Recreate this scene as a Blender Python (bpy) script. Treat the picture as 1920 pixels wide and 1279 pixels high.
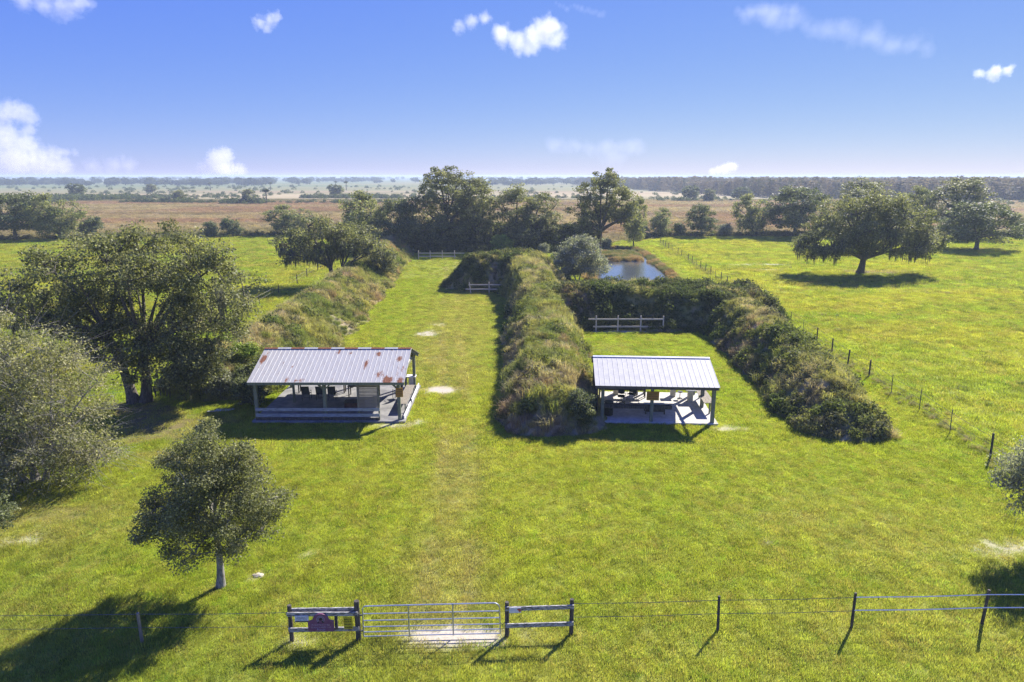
import bpy, math, random
import numpy as np
from mathutils import Vector, Matrix, Euler

for o in list(bpy.data.objects):
    bpy.data.objects.remove(o)
S = bpy.context.scene
COL = S.collection
R = math.radians

# ------------------------------------------------------------------ camera, world, sun, exposure
cam = bpy.data.cameras.new('camera')
cam.lens = 24.0
cam.sensor_width = 36.0
cam.clip_start = 0.5
cam.clip_end = 60000
camo = bpy.data.objects.new('camera', cam)
camo.location = (0, 0, 15.3)
camo.rotation_euler = (R(90 - 13.593), 0, 0)
COL.objects.link(camo)
S.camera = camo

SUN_EL, SUN_AZ = 37.0, 38.5          # azimuth measured from +Y towards +X
W = bpy.data.worlds.new("World")
S.world = W
W.use_nodes = True
nt = W.node_tree
nt.nodes.clear()
sky = nt.nodes.new('ShaderNodeTexSky')
sky.sky_type = 'NISHITA'
sky.sun_disc = False
sky.sun_elevation = R(SUN_EL)
sky.sun_rotation = R(SUN_AZ)
sky.altitude = 0
sky.air_density = 0.6
sky.dust_density = 0.0
sky.ozone_density = 6.0
bgn = nt.nodes.new('ShaderNodeBackground')
bgn.inputs['Strength'].default_value = 0.082
wo = nt.nodes.new('ShaderNodeOutputWorld')
# camera-style response of the whole sky: each channel compressed by one power, the same in every direction
sp = nt.nodes.new('ShaderNodeSeparateColor'); cb = nt.nodes.new('ShaderNodeCombineColor')
nt.links.new(sky.outputs['Color'], sp.inputs[0])
for i, (gain, power) in enumerate(((0.74, 0.83), (0.93, 0.63), (4.75, 0.0))):
    pw = nt.nodes.new('ShaderNodeMath'); pw.operation = 'POWER'; pw.inputs[1].default_value = power
    ml = nt.nodes.new('ShaderNodeMath'); ml.operation = 'MULTIPLY'; ml.inputs[1].default_value = gain
    nt.links.new(sp.outputs[i], pw.inputs[0]); nt.links.new(pw.outputs[0], ml.inputs[0]); nt.links.new(ml.outputs[0], cb.inputs[i])
nt.links.new(cb.outputs[0], bgn.inputs['Color'])
nt.links.new(bgn.outputs['Background'], wo.inputs['Surface'])

sun = bpy.data.lights.new('sun', 'SUN')
sun.energy = 5.0
sun.angle = R(0.5)
sun.color = (1.0, 0.94, 0.84)
suno = bpy.data.objects.new('sun', sun)
sd = Vector((math.sin(R(SUN_AZ)) * math.cos(R(SUN_EL)), math.cos(R(SUN_AZ)) * math.cos(R(SUN_EL)), math.sin(R(SUN_EL))))
suno.rotation_euler = (-sd).to_track_quat('-Z', 'Y').to_euler()
suno.location = (60, 80, 90)
COL.objects.link(suno)

S.view_settings.view_transform = 'Standard'
S.view_settings.look = 'None'
S.view_settings.gamma = 1.0
S.view_settings.use_curve_mapping = False
S.view_settings.exposure = 1.25
S.cycles.max_bounces = 12
S.cycles.diffuse_bounces = 3
S.cycles.glossy_bounces = 2
S.cycles.transmission_bounces = 4
S.cycles.volume_bounces = 10
S.cycles.transparent_max_bounces = 8
S.cycles.volume_step_rate = 0.15
S.cycles.use_denoising = True
S.cycles.denoising_prefilter = 'NONE'
S.cycles.sample_clamp_indirect = 6.0

# ------------------------------------------------------------------ numpy noise
def _hash(ix, iy, seed):
    n = (ix.astype(np.int64) * 374761393 + iy.astype(np.int64) * 668265263 + seed * 974634777) & 0x7fffffff
    n = ((n ^ (n >> 13)) * 1274126177) & 0x7fffffff
    n = n ^ (n >> 16)
    return (n & 0xffff) / 65535.0

def vnoise(x, y, seed=0):
    x = np.asarray(x, float); y = np.asarray(y, float)
    ix = np.floor(x); iy = np.floor(y)
    fx = x - ix; fy = y - iy
    fx = fx * fx * (3 - 2 * fx); fy = fy * fy * (3 - 2 * fy)
    a = _hash(ix, iy, seed); b = _hash(ix + 1, iy, seed)
    c = _hash(ix, iy + 1, seed); d = _hash(ix + 1, iy + 1, seed)
    return (a * (1 - fx) + b * fx) * (1 - fy) + (c * (1 - fx) + d * fx) * fy

def fbm(x, y, scale, octv=3, seed=0):
    s = 0.0; amp = 0.5; f = 1.0 / scale; tot = 0
    for k in range(octv):
        s = s + amp * vnoise(np.asarray(x) * f + 17.3 * k, np.asarray(y) * f - 9.1 * k, seed + k * 31)
        tot += amp; amp *= 0.5; f *= 2.03
    return s / tot

def sstep(a, b, x):
    t = np.clip((np.asarray(x, float) - a) / (b - a), 0, 1)
    return t * t * (3 - 2 * t)

def lerp3(c1, c2, t):
    t = np.asarray(t)[..., None]
    return np.asarray(c1) * (1 - t) + np.asarray(c2) * t

# ------------------------------------------------------------------ object helpers
def tag(o, label=None, cat=None, group=None, kind=None):
    if label: o['label'] = label
    if cat: o['category'] = cat
    if group: o['group'] = group
    if kind: o['kind'] = kind
    return o

def empty(name, loc, rz=0.0, label=None, cat=None, group=None):
    o = bpy.data.objects.new(name, None)
    COL.objects.link(o)
    o.location = loc
    o.rotation_euler = (0, 0, rz)
    o.empty_display_size = 0.3
    return tag(o, label, cat, group)

def mesh_np(name, V, F, tint=None, smooth=False):
    """bulk mesh: V (n,3), F (m,k)"""
    me = bpy.data.meshes.new(name)
    V = np.asarray(V, np.float32); F = np.asarray(F, np.int32)
    n, m, k = len(V), len(F), F.shape[1]
    me.vertices.add(n)
    me.vertices.foreach_set('co', V.ravel())
    me.loops.add(m * k)
    me.loops.foreach_set('vertex_index', F.ravel())
    me.polygons.add(m)
    me.polygons.foreach_set('loop_start', np.arange(0, m * k, k, dtype=np.int32))
    me.polygons.foreach_set('use_smooth', np.full(m, smooth, bool))
    me.update(calc_edges=True)
    if tint is not None:
        a = me.color_attributes.new('tint', 'FLOAT_COLOR', 'POINT')
        c = np.ones((n, 4), np.float32); c[:, :3] = tint
        a.data.foreach_set('color', c.ravel())
    return me

def link(name, me, mat=None, parent=None, loc=(0, 0, 0), rot=(0, 0, 0)):
    o = bpy.data.objects.new(name, me)
    COL.objects.link(o)
    o.location = loc
    o.rotation_euler = rot
    if parent: o.parent = parent
    if mat is not None and not me.materials:
        me.materials.append(mat)
    return o

class MB:
    """collects boxes, tubes and prisms and links them as ONE mesh object"""
    def __init__(s): s.v = []; s.f = []
    def add(s, vs, fs):
        b = len(s.v); s.v += [tuple(v) for v in vs]; s.f += [tuple(b + i for i in f) for f in fs]
        return s
    def box(s, c, d, rot=None):
        x, y, z = d[0] / 2, d[1] / 2, d[2] / 2
        vs = [Vector(p) for p in ((-x, -y, -z), (x, -y, -z), (x, y, -z), (-x, y, -z), (-x, -y, z), (x, -y, z), (x, y, z), (-x, y, z))]
        if rot is not None:
            e = rot if isinstance(rot, Matrix) else Euler(rot).to_matrix()
            vs = [e @ v for v in vs]
        c = Vector(c)
        return s.add([v + c for v in vs], [(0, 3, 2, 1), (4, 5, 6, 7), (0, 1, 5, 4), (1, 2, 6, 5), (2, 3, 7, 6), (3, 0, 4, 7)])
    def tube(s, pts, r, n=8, caps=True):
        pts = [Vector(p) for p in pts]
        rs = r if isinstance(r, (list, tuple)) else [r] * len(pts)
        base = len(s.v)
        for i, p in enumerate(pts):
            d = (pts[min(i + 1, len(pts) - 1)] - pts[max(i - 1, 0)]).normalized()
            up = Vector((0, 0, 1)) if abs(d.z) < 0.9 else Vector((1, 0, 0))
            a = d.cross(up).normalized(); b = d.cross(a).normalized()
            for k in range(n):
                t = 2 * math.pi * k / n
                s.v.append(tuple(p + (a * math.cos(t) + b * math.sin(t)) * rs[i]))
        for i in range(len(pts) - 1):
            for k in range(n):
                k2 = (k + 1) % n
                s.f.append((base + i * n + k, base + (i + 1) * n + k, base + (i + 1) * n + k2, base + i * n + k2))
        if caps:
            s.f.append(tuple(base + k for k in range(n)))
            s.f.append(tuple(base + (len(pts) - 1) * n + k for k in reversed(range(n))))
        return s
    def prism(s, outline, y0, y1):
        """outline: (x,z) points, extruded along y"""
        n = len(outline)
        vs = [(x, y0, z) for x, z in outline] + [(x, y1, z) for x, z in outline]
        fs = [tuple(range(n)), tuple(range(2 * n - 1, n - 1, -1))] + [(i, n + i, n + (i + 1) % n, (i + 1) % n) for i in range(n)]
        return s.add(vs, fs)
    def mesh(s, name):
        me = bpy.data.meshes.new(name)
        me.from_pydata(s.v, [], s.f)
        me.update()
        import bmesh
        bm = bmesh.new(); bm.from_mesh(me)
        bmesh.ops.recalc_face_normals(bm, faces=bm.faces)
        bm.to_mesh(me); bm.free()
        return me
    def build(s, name, mat, parent=None, loc=(0, 0, 0), rot=(0, 0, 0), bevel=0):
        o = link(name, s.mesh(name), mat, parent, loc, rot)
        if bevel:
            m = o.modifiers.new('bevel', 'BEVEL'); m.width = bevel; m.segments = 1
        return o

# ------------------------------------------------------------------ materials
class NT:
    def __init__(s, name):
        s.m = bpy.data.materials.new(name); s.m.use_nodes = True
        s.t = s.m.node_tree; s.t.nodes.clear()
        s.out = s.n('ShaderNodeOutputMaterial')
    def n(s, typ, **kw):
        x = s.t.nodes.new(typ)
        for k, v in kw.items():
            if k.startswith('i_'): x.inputs[k[2:].replace('_', ' ')].default_value = v
            else: setattr(x, k, v)
        return x
    def l(s, a, b): s.t.links.new(a, b)
    def noise(s, scale, detail=3, rough=0.6, coord=None, vec=None, mapscale=None):
        n = s.n('ShaderNodeTexNoise'); n.inputs['Scale'].default_value = scale
        n.inputs['Detail'].default_value = detail; n.inputs['Roughness'].default_value = rough
        if vec is None:
            tc = s.n('ShaderNodeTexCoord'); vec = tc.outputs[coord or 'Object']
        if mapscale:
            mp = s.n('ShaderNodeMapping'); mp.inputs['Scale'].default_value = mapscale
            s.l(vec, mp.inputs['Vector']); vec = mp.outputs['Vector']
        s.l(vec, n.inputs['Vector'])
        return n.outputs['Fac']
    def ramp(s, fac, stops):
        r = s.n('ShaderNodeValToRGB')
        e = r.color_ramp.elements
        while len(e) < len(stops): e.new(0.5)
        for q, (p, c) in zip(e, stops):
            q.position = p; q.color = tuple(c) + (1,) if len(c) == 3 else c
        s.l(fac, r.inputs['Fac'])
        return r.outputs['Color']
    def mix(s, fac, a, b, mode='MIX'):
        x = s.n('ShaderNodeMix', data_type='RGBA', blend_type=mode)
        for sock, v in ((x.inputs[0], fac), (x.inputs[6], a), (x.inputs[7], b)):
            if hasattr(v, 'is_linked'): s.l(v, sock)
            else: sock.default_value = v if not isinstance(v, tuple) else (tuple(v) + (1,) if len(v) == 3 else v)
        return x.outputs[2]
    def bump(s, h, strength, dist=0.02):
        b = s.n('ShaderNodeBump'); b.inputs['Strength'].default_value = strength; b.inputs['Distance'].default_value = dist
        s.l(h, b.inputs['Height']); return b.outputs['Normal']
    def bsdf(s, color, rough=0.7, metal=0.0, spec=0.4, normal=None):
        p = s.n('ShaderNodeBsdfPrincipled')
        for key, v in (('Base Color', color), ('Roughness', rough), ('Metallic', metal), ('Specular IOR Level', spec)):
            if hasattr(v, 'is_linked'): s.l(v, p.inputs[key])
            else: p.inputs[key].default_value = (tuple(v) + (1,)) if isinstance(v, tuple) else v
        if normal is not None: s.l(normal, p.inputs['Normal'])
        return p.outputs['BSDF']
    def done(s, shader):
        s.l(shader, s.out.inputs['Surface']); return s.m

def simple(name, c1, c2, scale=6, rough=0.7, metal=0.0, spec=0.3, bump=0.2, mapscale=None, lo=0.35, hi=0.65):
    t = NT(name)
    f = t.noise(scale, 4, 0.65, mapscale=mapscale)
    return t.done(t.bsdf(t.ramp(f, [(lo, c1), (hi, c2)]), rough, metal, spec, t.bump(f, bump, 0.01)))

def leafy(name, attr_type='GEOMETRY', trans=0.4, rough=0.45, spec=0.5, boost=(1.22, 1.24, 0.75), varattr=None, twosided=True):
    """leaf / blade: tinted by the colour stored per leaf (or per instance), partly translucent"""
    t = NT(name)
    a = t.n('ShaderNodeAttribute', attribute_type=attr_type, attribute_name='tint')
    c = a.outputs['Color']
    if varattr:
        v = t.n('ShaderNodeAttribute', attribute_type='GEOMETRY', attribute_name=varattr)
        c = t.mix(1.0, c, v.outputs['Color'], 'MULTIPLY')
    p = t.bsdf(c, rough, 0.0, spec)
    tr = t.n('ShaderNodeBsdfTranslucent')
    t.l(t.mix(1.0, c, boost, 'MULTIPLY'), tr.inputs['Color'])
    mx = t.n('ShaderNodeMixShader'); mx.inputs[0].default_value = trans
    t.l(p, mx.inputs[1]); t.l(tr.outputs[0], mx.inputs[2])
    return t.done(mx.outputs[0])

M = {}
M['leaf'] = leafy('leaf', trans=0.44, rough=0.58, spec=0.28)
M['leaf_soft'] = leafy('leaf_soft', trans=0.42, rough=0.6, spec=0.25)
M['blade'] = leafy('blade', 'INSTANCER', trans=0.55, rough=0.7, spec=0.12, varattr='vary')
M['weed'] = leafy('weed', 'INSTANCER', trans=0.42, rough=0.7, spec=0.12, varattr='vary')
M['bark'] = simple('bark', (0.05, 0.042, 0.035), (0.15, 0.13, 0.11), 5, 0.9, bump=0.8, mapscale=(3, 3, 0.6))
M['bark_pale'] = simple('bark_pale', (0.12, 0.11, 0.10), (0.34, 0.32, 0.29), 7, 0.85, bump=0.6, mapscale=(2, 2, 0.7))
M['wood_old'] = simple('wood_old', (0.15, 0.13, 0.10), (0.30, 0.265, 0.21), 4, 0.8, bump=0.4, mapscale=(3, 3, 0.5))
M['wood_dark'] = simple('wood_dark', (0.035, 0.030, 0.026), (0.11, 0.095, 0.08), 5, 0.85, bump=0.5, mapscale=(3, 3, 0.5))
M['wood_rail'] = simple('wood_rail', (0.085, 0.08, 0.07), (0.46, 0.45, 0.42), 9, 0.8, bump=0.4, mapscale=(0.7, 3, 3), lo=0.40, hi=0.60)
M['wood_new'] = simple('wood_new', (0.50, 0.42, 0.30), (0.66, 0.58, 0.44), 5, 0.75, bump=0.2, mapscale=(0.5, 3, 3))
M['wood_green'] = simple('wood_green', (0.13, 0.15, 0.105), (0.23, 0.24, 0.17), 4, 0.75, bump=0.2, mapscale=(3, 3, 0.5))
M['beam_brown'] = simple('beam_brown', (0.055, 0.045, 0.045), (0.13, 0.11, 0.10), 4, 0.8, bump=0.2, mapscale=(0.5, 3, 3))
M['concrete'] = simple('concrete', (0.42, 0.40, 0.37), (0.58, 0.56, 0.53), 3, 0.9, bump=0.15)
M['concrete_shade'] = simple('concrete_shade', (0.15, 0.148, 0.15), (0.27, 0.265, 0.255), 1.2, 0.9, bump=0.15)  # slab concrete darkened, the roof's shade put into its colour
M['rail_grey'] = simple('rail_grey', (0.22, 0.23, 0.22), (0.42, 0.43, 0.43), 6, 0.8, bump=0.2, mapscale=(0.6, 3, 3))
M['slat_wood'] = simple('slat_wood', (0.20, 0.16, 0.115), (0.34, 0.28, 0.21), 5, 0.8, bump=0.3, mapscale=(0.5, 3, 3))
M['white_stone'] = simple('white_stone', (0.62, 0.61, 0.58), (0.78, 0.77, 0.75), 5, 0.7, bump=0.1)
M['cream'] = simple('cream', (0.50, 0.46, 0.36), (0.66, 0.62, 0.52), 5, 0.8, bump=0.1)
M['galv'] = simple('galv', (0.42, 0.44, 0.46), (0.60, 0.62, 0.65), 9, 0.38, metal=0.75, spec=0.5, bump=0.05)
M['black_plastic'] = simple('black_plastic', (0.012, 0.013, 0.015), (0.03, 0.032, 0.036), 8, 0.5, bump=0.05)
M['mesh_cloth'] = simple('mesh_cloth', (0.035, 0.04, 0.045), (0.07, 0.075, 0.08), 12, 0.7, bump=0.1)
M['wire'] = simple('wire', (0.10, 0.095, 0.085), (0.20, 0.19, 0.17), 9, 0.5, metal=0.5, bump=0.05)
M['rope'] = simple('rope', (0.86, 0.80, 0.68), (0.92, 0.87, 0.76), 9, 0.7, bump=0.1)
M['steel_post'] = simple('steel_post', (0.05, 0.065, 0.05), (0.13, 0.14, 0.11), 6, 0.6, metal=0.2, bump=0.1)
M['maroon'] = simple('maroon', (0.170, 0.060, 0.115), (0.215, 0.085, 0.150), 5, 0.55, bump=0.05)
M['pink_paint'] = simple('pink_paint', (0.38, 0.27, 0.33), (0.48, 0.36, 0.42), 8, 0.6, bump=0.03)
M['grey_paint'] = simple('grey_paint', (0.26, 0.24, 0.32), (0.38, 0.36, 0.44), 8, 0.6, bump=0.03)
M['black_paint'] = simple('black_paint', (0.015, 0.013, 0.014), (0.03, 0.026, 0.028), 8, 0.6, bump=0.03)
M['yellow_sign'] = simple('yellow_sign', (0.42, 0.36, 0.02), (0.55, 0.47, 0.03), 6, 0.5, bump=0.03)
M['white_sign'] = simple('white_sign', (0.55, 0.57, 0.60), (0.72, 0.74, 0.76), 6, 0.5, bump=0.03)
M['red_print'] = simple('red_print', (0.30, 0.05, 0.05), (0.42, 0.09, 0.08), 8, 0.5, bump=0.02)
M['blue_print'] = simple('blue_print', (0.10, 0.13, 0.20), (0.18, 0.22, 0.30), 8, 0.5, bump=0.02)
M['orange_sign'] = simple('orange_sign', (0.30, 0.20, 0.03), (0.46, 0.20, 0.04), 5, 0.6, bump=0.05)
M['red_wood'] = simple('red_wood', (0.09, 0.035, 0.025), (0.16, 0.07, 0.05), 5, 0.7, bump=0.2)
M['sand_heap'] = simple('sand_heap', (0.36, 0.31, 0.24), (0.58, 0.53, 0.45), 8, 0.95, bump=0.4)
M['blue_top'] = simple('blue_top', (0.34, 0.42, 0.50), (0.46, 0.54, 0.62), 5, 0.5, bump=0.05)

# rusted galvanised roof sheet
t = NT('rusty_roof')
tc = t.n('ShaderNodeTexCoord')
a = t.n('ShaderNodeAttribute', attribute_type='GEOMETRY', attribute_name='rust')
n1 = t.noise(3.2, 6, 0.78, mapscale=(1.8, 0.6, 0.6))
n2 = t.noise(14, 3, 0.6)
add = t.n('ShaderNodeMath', operation='ADD'); t.l(a.outputs['Fac'], add.inputs[0]); t.l(n1, add.inputs[1])
ad2 = t.n('ShaderNodeMath', operation='MULTIPLY_ADD'); t.l(n2, ad2.inputs[0]); ad2.inputs[1].default_value = 0.22; t.l(add.outputs[0], ad2.inputs[2])
mask = t.ramp(ad2.outputs[0], [(0.78, (0, 0, 0)), (0.92, (1, 1, 1))])
base = t.ramp(t.noise(2.2, 4, 0.6, mapscale=(2.5, 0.5, 0.5)), [(0.3, (0.35, 0.345, 0.31)), (0.7, (0.48, 0.47, 0.425))])
stain = t.mix(0.35, base, t.ramp(t.noise(3.5, 4, 0.7, mapscale=(3.5, 0.5, 0.5)), [(0.5, (0.46, 0.45, 0.405)), (0.70, (0.36, 0.25, 0.18))]))
rust = t.ramp(n2, [(0.3, (0.11, 0.038, 0.022)), (0.7, (0.29, 0.12, 0.055))])
col = t.mix(mask, stain, rust)
rough = t.ramp(mask, [(0, (0.55,) * 3), (1, (0.9,) * 3)])
M['rusty_roof'] = t.done(t.bsdf(col, rough, 0.0, 0.3, t.bump(n2, 0.08, 0.01)))
M['white_roof'] = simple('white_roof', (0.42, 0.415, 0.375), (0.53, 0.52, 0.475), 1.5, 0.6, spec=0.25, bump=0.02)
M['ridge_metal'] = simple('ridge_metal', (0.55, 0.57, 0.62), (0.68, 0.70, 0.74), 3, 0.4, spec=0.6, bump=0.03)
M['rust'] = simple('rust', (0.13, 0.045, 0.025), (0.30, 0.12, 0.06), 9, 0.9, bump=0.3)

# water
t = NT('pond_water')
w = t.noise(2.2, 4, 0.65)
wb = t.bsdf((0.07, 0.08, 0.085), 0.06, 0.0, 1.0, t.bump(w, 0.30, 0.05))
wb.node.inputs['IOR'].default_value = 2.1
M['water'] = t.done(wb)
# ------------------------------------------------------------------ ground cover colours (real surface colours, by place)
def seg_dist(X, Y, ax, ay, bx, by):
    dx, dy = bx - ax, by - ay
    L2 = dx * dx + dy * dy
    t = np.clip(((X - ax) * dx + (Y - ay) * dy) / L2, 0, 1)
    px, py = ax + t * dx, ay + t * dy
    side = (X - ax) * dy - (Y - ay) * dx          # > 0: right of the direction of travel
    return np.hypot(X - px, Y - py), t, side

def inside_poly(X, Y, poly):
    X = np.asarray(X); r = np.zeros(X.shape, bool)
    n = len(poly); j = n - 1
    for i in range(n):
        xi, yi = poly[i]; xj, yj = poly[j]
        c = ((yi > Y) != (yj > Y)) & (X < (xj - xi) * (Y - yi) / (yj - yi + 1e-9) + xi)
        r ^= c; j = i
    return r

def poly_sd(X, Y, poly):
    d = np.full(np.shape(X), 1e9)
    for i in range(len(poly)):
        a, b = poly[i - 1], poly[i]
        d = np.minimum(d, seg_dist(X, Y, a[0], a[1], b[0], b[1])[0])
    return np.where(inside_poly(X, Y, poly), -d, d)

POND = [(12.6, 96.5), (18, 95.8), (23.6, 97), (24.6, 103), (25.4, 112), (25.9, 122), (25.4, 128.5), (20.5, 128.0), (17.2, 126.5), (14.6, 118), (12.8, 106)]
CHANNEL = [(24.2, 127), (26.2, 127), (26.9, 138), (26.5, 146), (25.4, 146), (25.6, 137)]
POOL = [(19.3, 143.0), (25.8, 143.5), (26.2, 149), (22.3, 150.5), (19.4, 147.5)]
def water_sd(X, Y):
    return np.minimum(np.minimum(poly_sd(X, Y, POND), poly_sd(X, Y, CHANNEL)), poly_sd(X, Y, POOL))

# bare sand / dirt / litter: x, y, rx, ry, strength, kind (0 sand, 1 brown dirt and leaf litter)
PATCH = [(-2.2, 20.35, 2.5, 0.55, 1.0, 0), (-1.3, 20.25, 1.4, 0.4, 1.0, 0), (-5.4, 48.0, 1.7, 1.1, 1.0, 0), (-8.6, 66.5, 1.5, 2.2, 0.75, 0), (-7.9, 70.5, 1.2, 1.5, .5, 0),
         (-10.0, 23.9, 0.42, 0.28, 1.0, 0), (-8.5, 25.6, .3, .2, .55, 0), (20.9, 25.9, 1.9, 0.7, 0.6, 0), (-21.3, 26.6, 1.3, 0.6, 0.5, 0), (-7.2, 20.1, 0.6, 0.35, 0.6, 0),
         (2.2, 20.3, .5, .3, .5, 0), (0.3, 20.3, .6, .3, .55, 0), (-10.6, 21.2, .8, .4, .5, 1), (-7.6, 40.6, 1.5, .5, .7, 0), (-6.2, 41.2, .8, .5, .6, 0), (13.4, 40.2, 1.6, .45, .7, 0),
         (11, 26.5, .35, .2, .6, 0), (-6.6, 56, 2.4, 2.6, .42, 1), (-7.2, 62, 2, 3, .35, 1), (-22, 40.5, 4.8, 3.0, 0.8, 1), (-19.5, 36, 2.6, 1.6, .6, 1), (-25.5, 43.5, 3.5, 2.2, .9, 1), (59.5, 111.3, 7.5, 3.0, .95, 1),
         (-22.3, 29.0, 3.6, 1.6, .5, 1), (-11.2, 23.2, .5, .4, .6, 1), (101, 148, 8, 3.0, .6, 1), (44, 121, 7, 1.6, .55, 0), (43, 114, 4, 1.0, .4, 0), (11.0, 67.4, 4.0, .8, .8, 0),
         (72, 93, .5, 7, .45, 0), (75, 93, .5, 7, .45, 0), (-34, 92, 3, 1.2, .5, 1), (9.5, 60.5, 3, 2.2, .35, 1)]
def patch_cover(X, Y):
    sand = np.zeros(np.shape(X)); dirt = np.zeros(np.shape(X))
    jit = (fbm(X, Y, 0.7, 3, 5) - 0.5) * 1.3
    for (x, y, rx, ry, s, k) in PATCH:
        d = np.hypot((X - x) / rx, (Y - y) / ry) + jit
        v = s * (1 - sstep(0.45, 1.15, d))
        if k == 0: sand = np.maximum(sand, v)
        else: dirt = np.maximum(dirt, v)
    return sand, dirt

G_GREEN = (0.240, 0.310, 0.036); G_YEL = (0.310, 0.335, 0.042); G_DRY = (0.340, 0.318, 0.110); G_DEEP = (0.205, 0.275, 0.032)
C_SAND = (0.48, 0.43, 0.35); C_DIRT = (0.155, 0.105, 0.065)
EDGE_X = [-3000, -400, -125, -60, -25, 20, 40, 130, 400, 3000]
EDGE_Y = [150, 150, 168, 183, 158, 158, 180, 180, 190, 190]

def lawn_tint(X, Y):
    n1 = fbm(X, Y, 16, 3, 1); n2 = fbm(X, Y, 3.6, 3, 2); n3 = fbm(X, Y, 0.9, 2, 3)
    c = lerp3(G_GREEN, G_YEL, sstep(0.10, 0.90, 0.8 * n1 + 0.2 * n2))
    c = lerp3(c, G_DEEP, 0.2 * sstep(0.5, 0.8, fbm(X, Y, 9, 4, 11)) )
    # worn lane towards the pavilion and down the range, drier right foreground
    lane = np.exp(-((X + 5.5 + 1.5 * (n1 - .5)) / 5.0) ** 2) * sstep(44, 52, Y) * (1 - sstep(120, 140, Y)) * 0.55
    walk = np.exp(-((X + 2.6 + (Y - 20) * 0.02) / 1.5) ** 2) * sstep(19, 21, Y) * (1 - sstep(34, 46, Y)) * 0.55
    right = np.exp(-((X - 15) / 7.0) ** 2 - ((Y - 28) / 5.0) ** 2) * 0.45
    left = np.exp(-((X + 20) / 4.0) ** 2 - ((Y - 28) / 4.0) ** 2) * 0.5
    front = (1 - sstep(20, 24, Y)) * 0.25
    dry = (0.10 + lane + walk + right + left + front)
    f = sstep(0.15, 1.1, dry + 0.35 * (n2 - 0.5) + 0.35 * (n3 - 0.5) + 0.18)
    c = lerp3(c, G_DRY, np.clip(f * 0.75, 0, 1))
    # open pasture right and left: brighter, with yellow and rusty flushes
    past = np.maximum(sstep(28, 34, X) * sstep(30, 45, Y), 1 - sstep(-34, -27, X)) * sstep(40, 60, Y + np.abs(X))
    pc = lerp3((0.240, 0.300, 0.040), (0.330, 0.335, 0.050), sstep(0.2, 0.8, fbm(X, Y * 2.2, 11, 4, 21)))
    pc = lerp3(pc, (0.29, 0.225, 0.075), 0.35 * sstep(0.58, 0.78, fbm(X, Y * 2.5, 6, 3, 22)))
    pc = lerp3(pc, (0.160, 0.215, 0.032), 0.5 * sstep(0.62, 0.80, fbm(X, Y * 1.8, 2.2, 3, 23)))
    c = lerp3(c, pc, np.clip(past, 0, 1))
    # faint wheel tracks up the lane and mowing passes
    for off in (-.8, .8):
        tx = np.interp(Y, [20, 34, 48, 75, 105, 128], [-2.4, -2.9, -4.2, -7.0, -9.5, -11.5]) + off + .25 * (fbm(X, Y, 5, 2, 71) - .5)
        c = lerp3(c, (0.37, 0.32, 0.15), 0.65 * np.exp(-((X - tx) / .30) ** 2) * sstep(.35, .6, fbm(X, Y, 4, 2, 72)) * sstep(20, 23, Y) * (1 - sstep(120, 130, Y)))
    mow = np.sin((X + 2.5 * fbm(X, Y, 25, 2, 73) * 3) * 2 * math.pi / 1.5)
    c = c * (1 + 0.06 * mow * (1 - np.clip(past, 0, 1)))[..., None]
    return c

def prairie_tint(X, Y):
    Xs, Ys = np.asarray(X) * 0.35, np.asarray(Y)
    rose = np.array((0.355, 0.235, 0.150)); tan = np.array((0.400, 0.325, 0.190)); olive = np.array((0.165, 0.175, 0.075)); green = np.array((0.150, 0.180, 0.075))
    c = lerp3(rose, tan, sstep(0.38, 0.62, fbm(Xs, Ys, 40, 4, 41)))
    c = lerp3(c, (0.20, 0.165, 0.075), 0.6 * sstep(0.5, 0.75, fbm(Xs, Ys, 11, 4, 42)))
    near = 1 - sstep(0, 45, Ys - np.interp(X, EDGE_X, EDGE_Y))
    c = lerp3(c, (0.19, 0.19, 0.07), 0.5 * near)
    # green marsh bands further out
    band = sstep(0.50, 0.60, fbm(Xs * 0.6, Ys, 130, 3, 43)) * sstep(330, 480, Ys)
    c = lerp3(c, olive, 0.75 * band)
    c = lerp3(c, tan, 0.8 * np.exp(-((Ys - 560) / 60.0) ** 2))
    far = sstep(620, 800, Ys + 40 * (fbm(Xs, Ys, 150, 2, 44) - 0.5))
    c = lerp3(c, lerp3(green, (0.21, 0.205, 0.095), sstep(0.45, 0.6, fbm(Xs, Ys, 220, 3, 45))), far)
    return c

def ground_tint(X, Y):
    c = lawn_tint(X, Y)
    sand, dirt = patch_cover(X, Y)
    c = lerp3(c, C_DIRT, dirt); c = lerp3(c, C_SAND, sand)
    wd = water_sd(X, Y) if np.ndim(X) and len(X) < 400000 else 99
    c = lerp3(c, (0.09, 0.075, 0.045), (1 - sstep(0.1, 0.9, wd)))
    eb = np.interp(X, EDGE_X, EDGE_Y)
    return lerp3(c, prairie_tint(X, Y), sstep(-3, 5, Y - eb + 6 * (fbm(X, Y, 8, 3, 77) - 0.5)))

def ground_z(X, Y):
    z = 0.05 * (fbm(X, Y, 6, 2, 61) - 0.5) * sstep(24, 40, Y)
    return z - 0.75 * (1 - sstep(-1.6, 0.9, water_sd(X, Y)))

def ax(lo, hi, step, far_lo, far_hi, g=1.10):
    core = list(np.arange(lo, hi + 1e-6, step))
    up, s = [], step
    x = hi
    while x < far_hi: s *= g; x += s; up.append(x)
    dn, s = [], step
    x = lo
    while x > far_lo: s *= g; x -= s; dn.append(x)
    return np.array(dn[::-1] + core + up)

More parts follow.
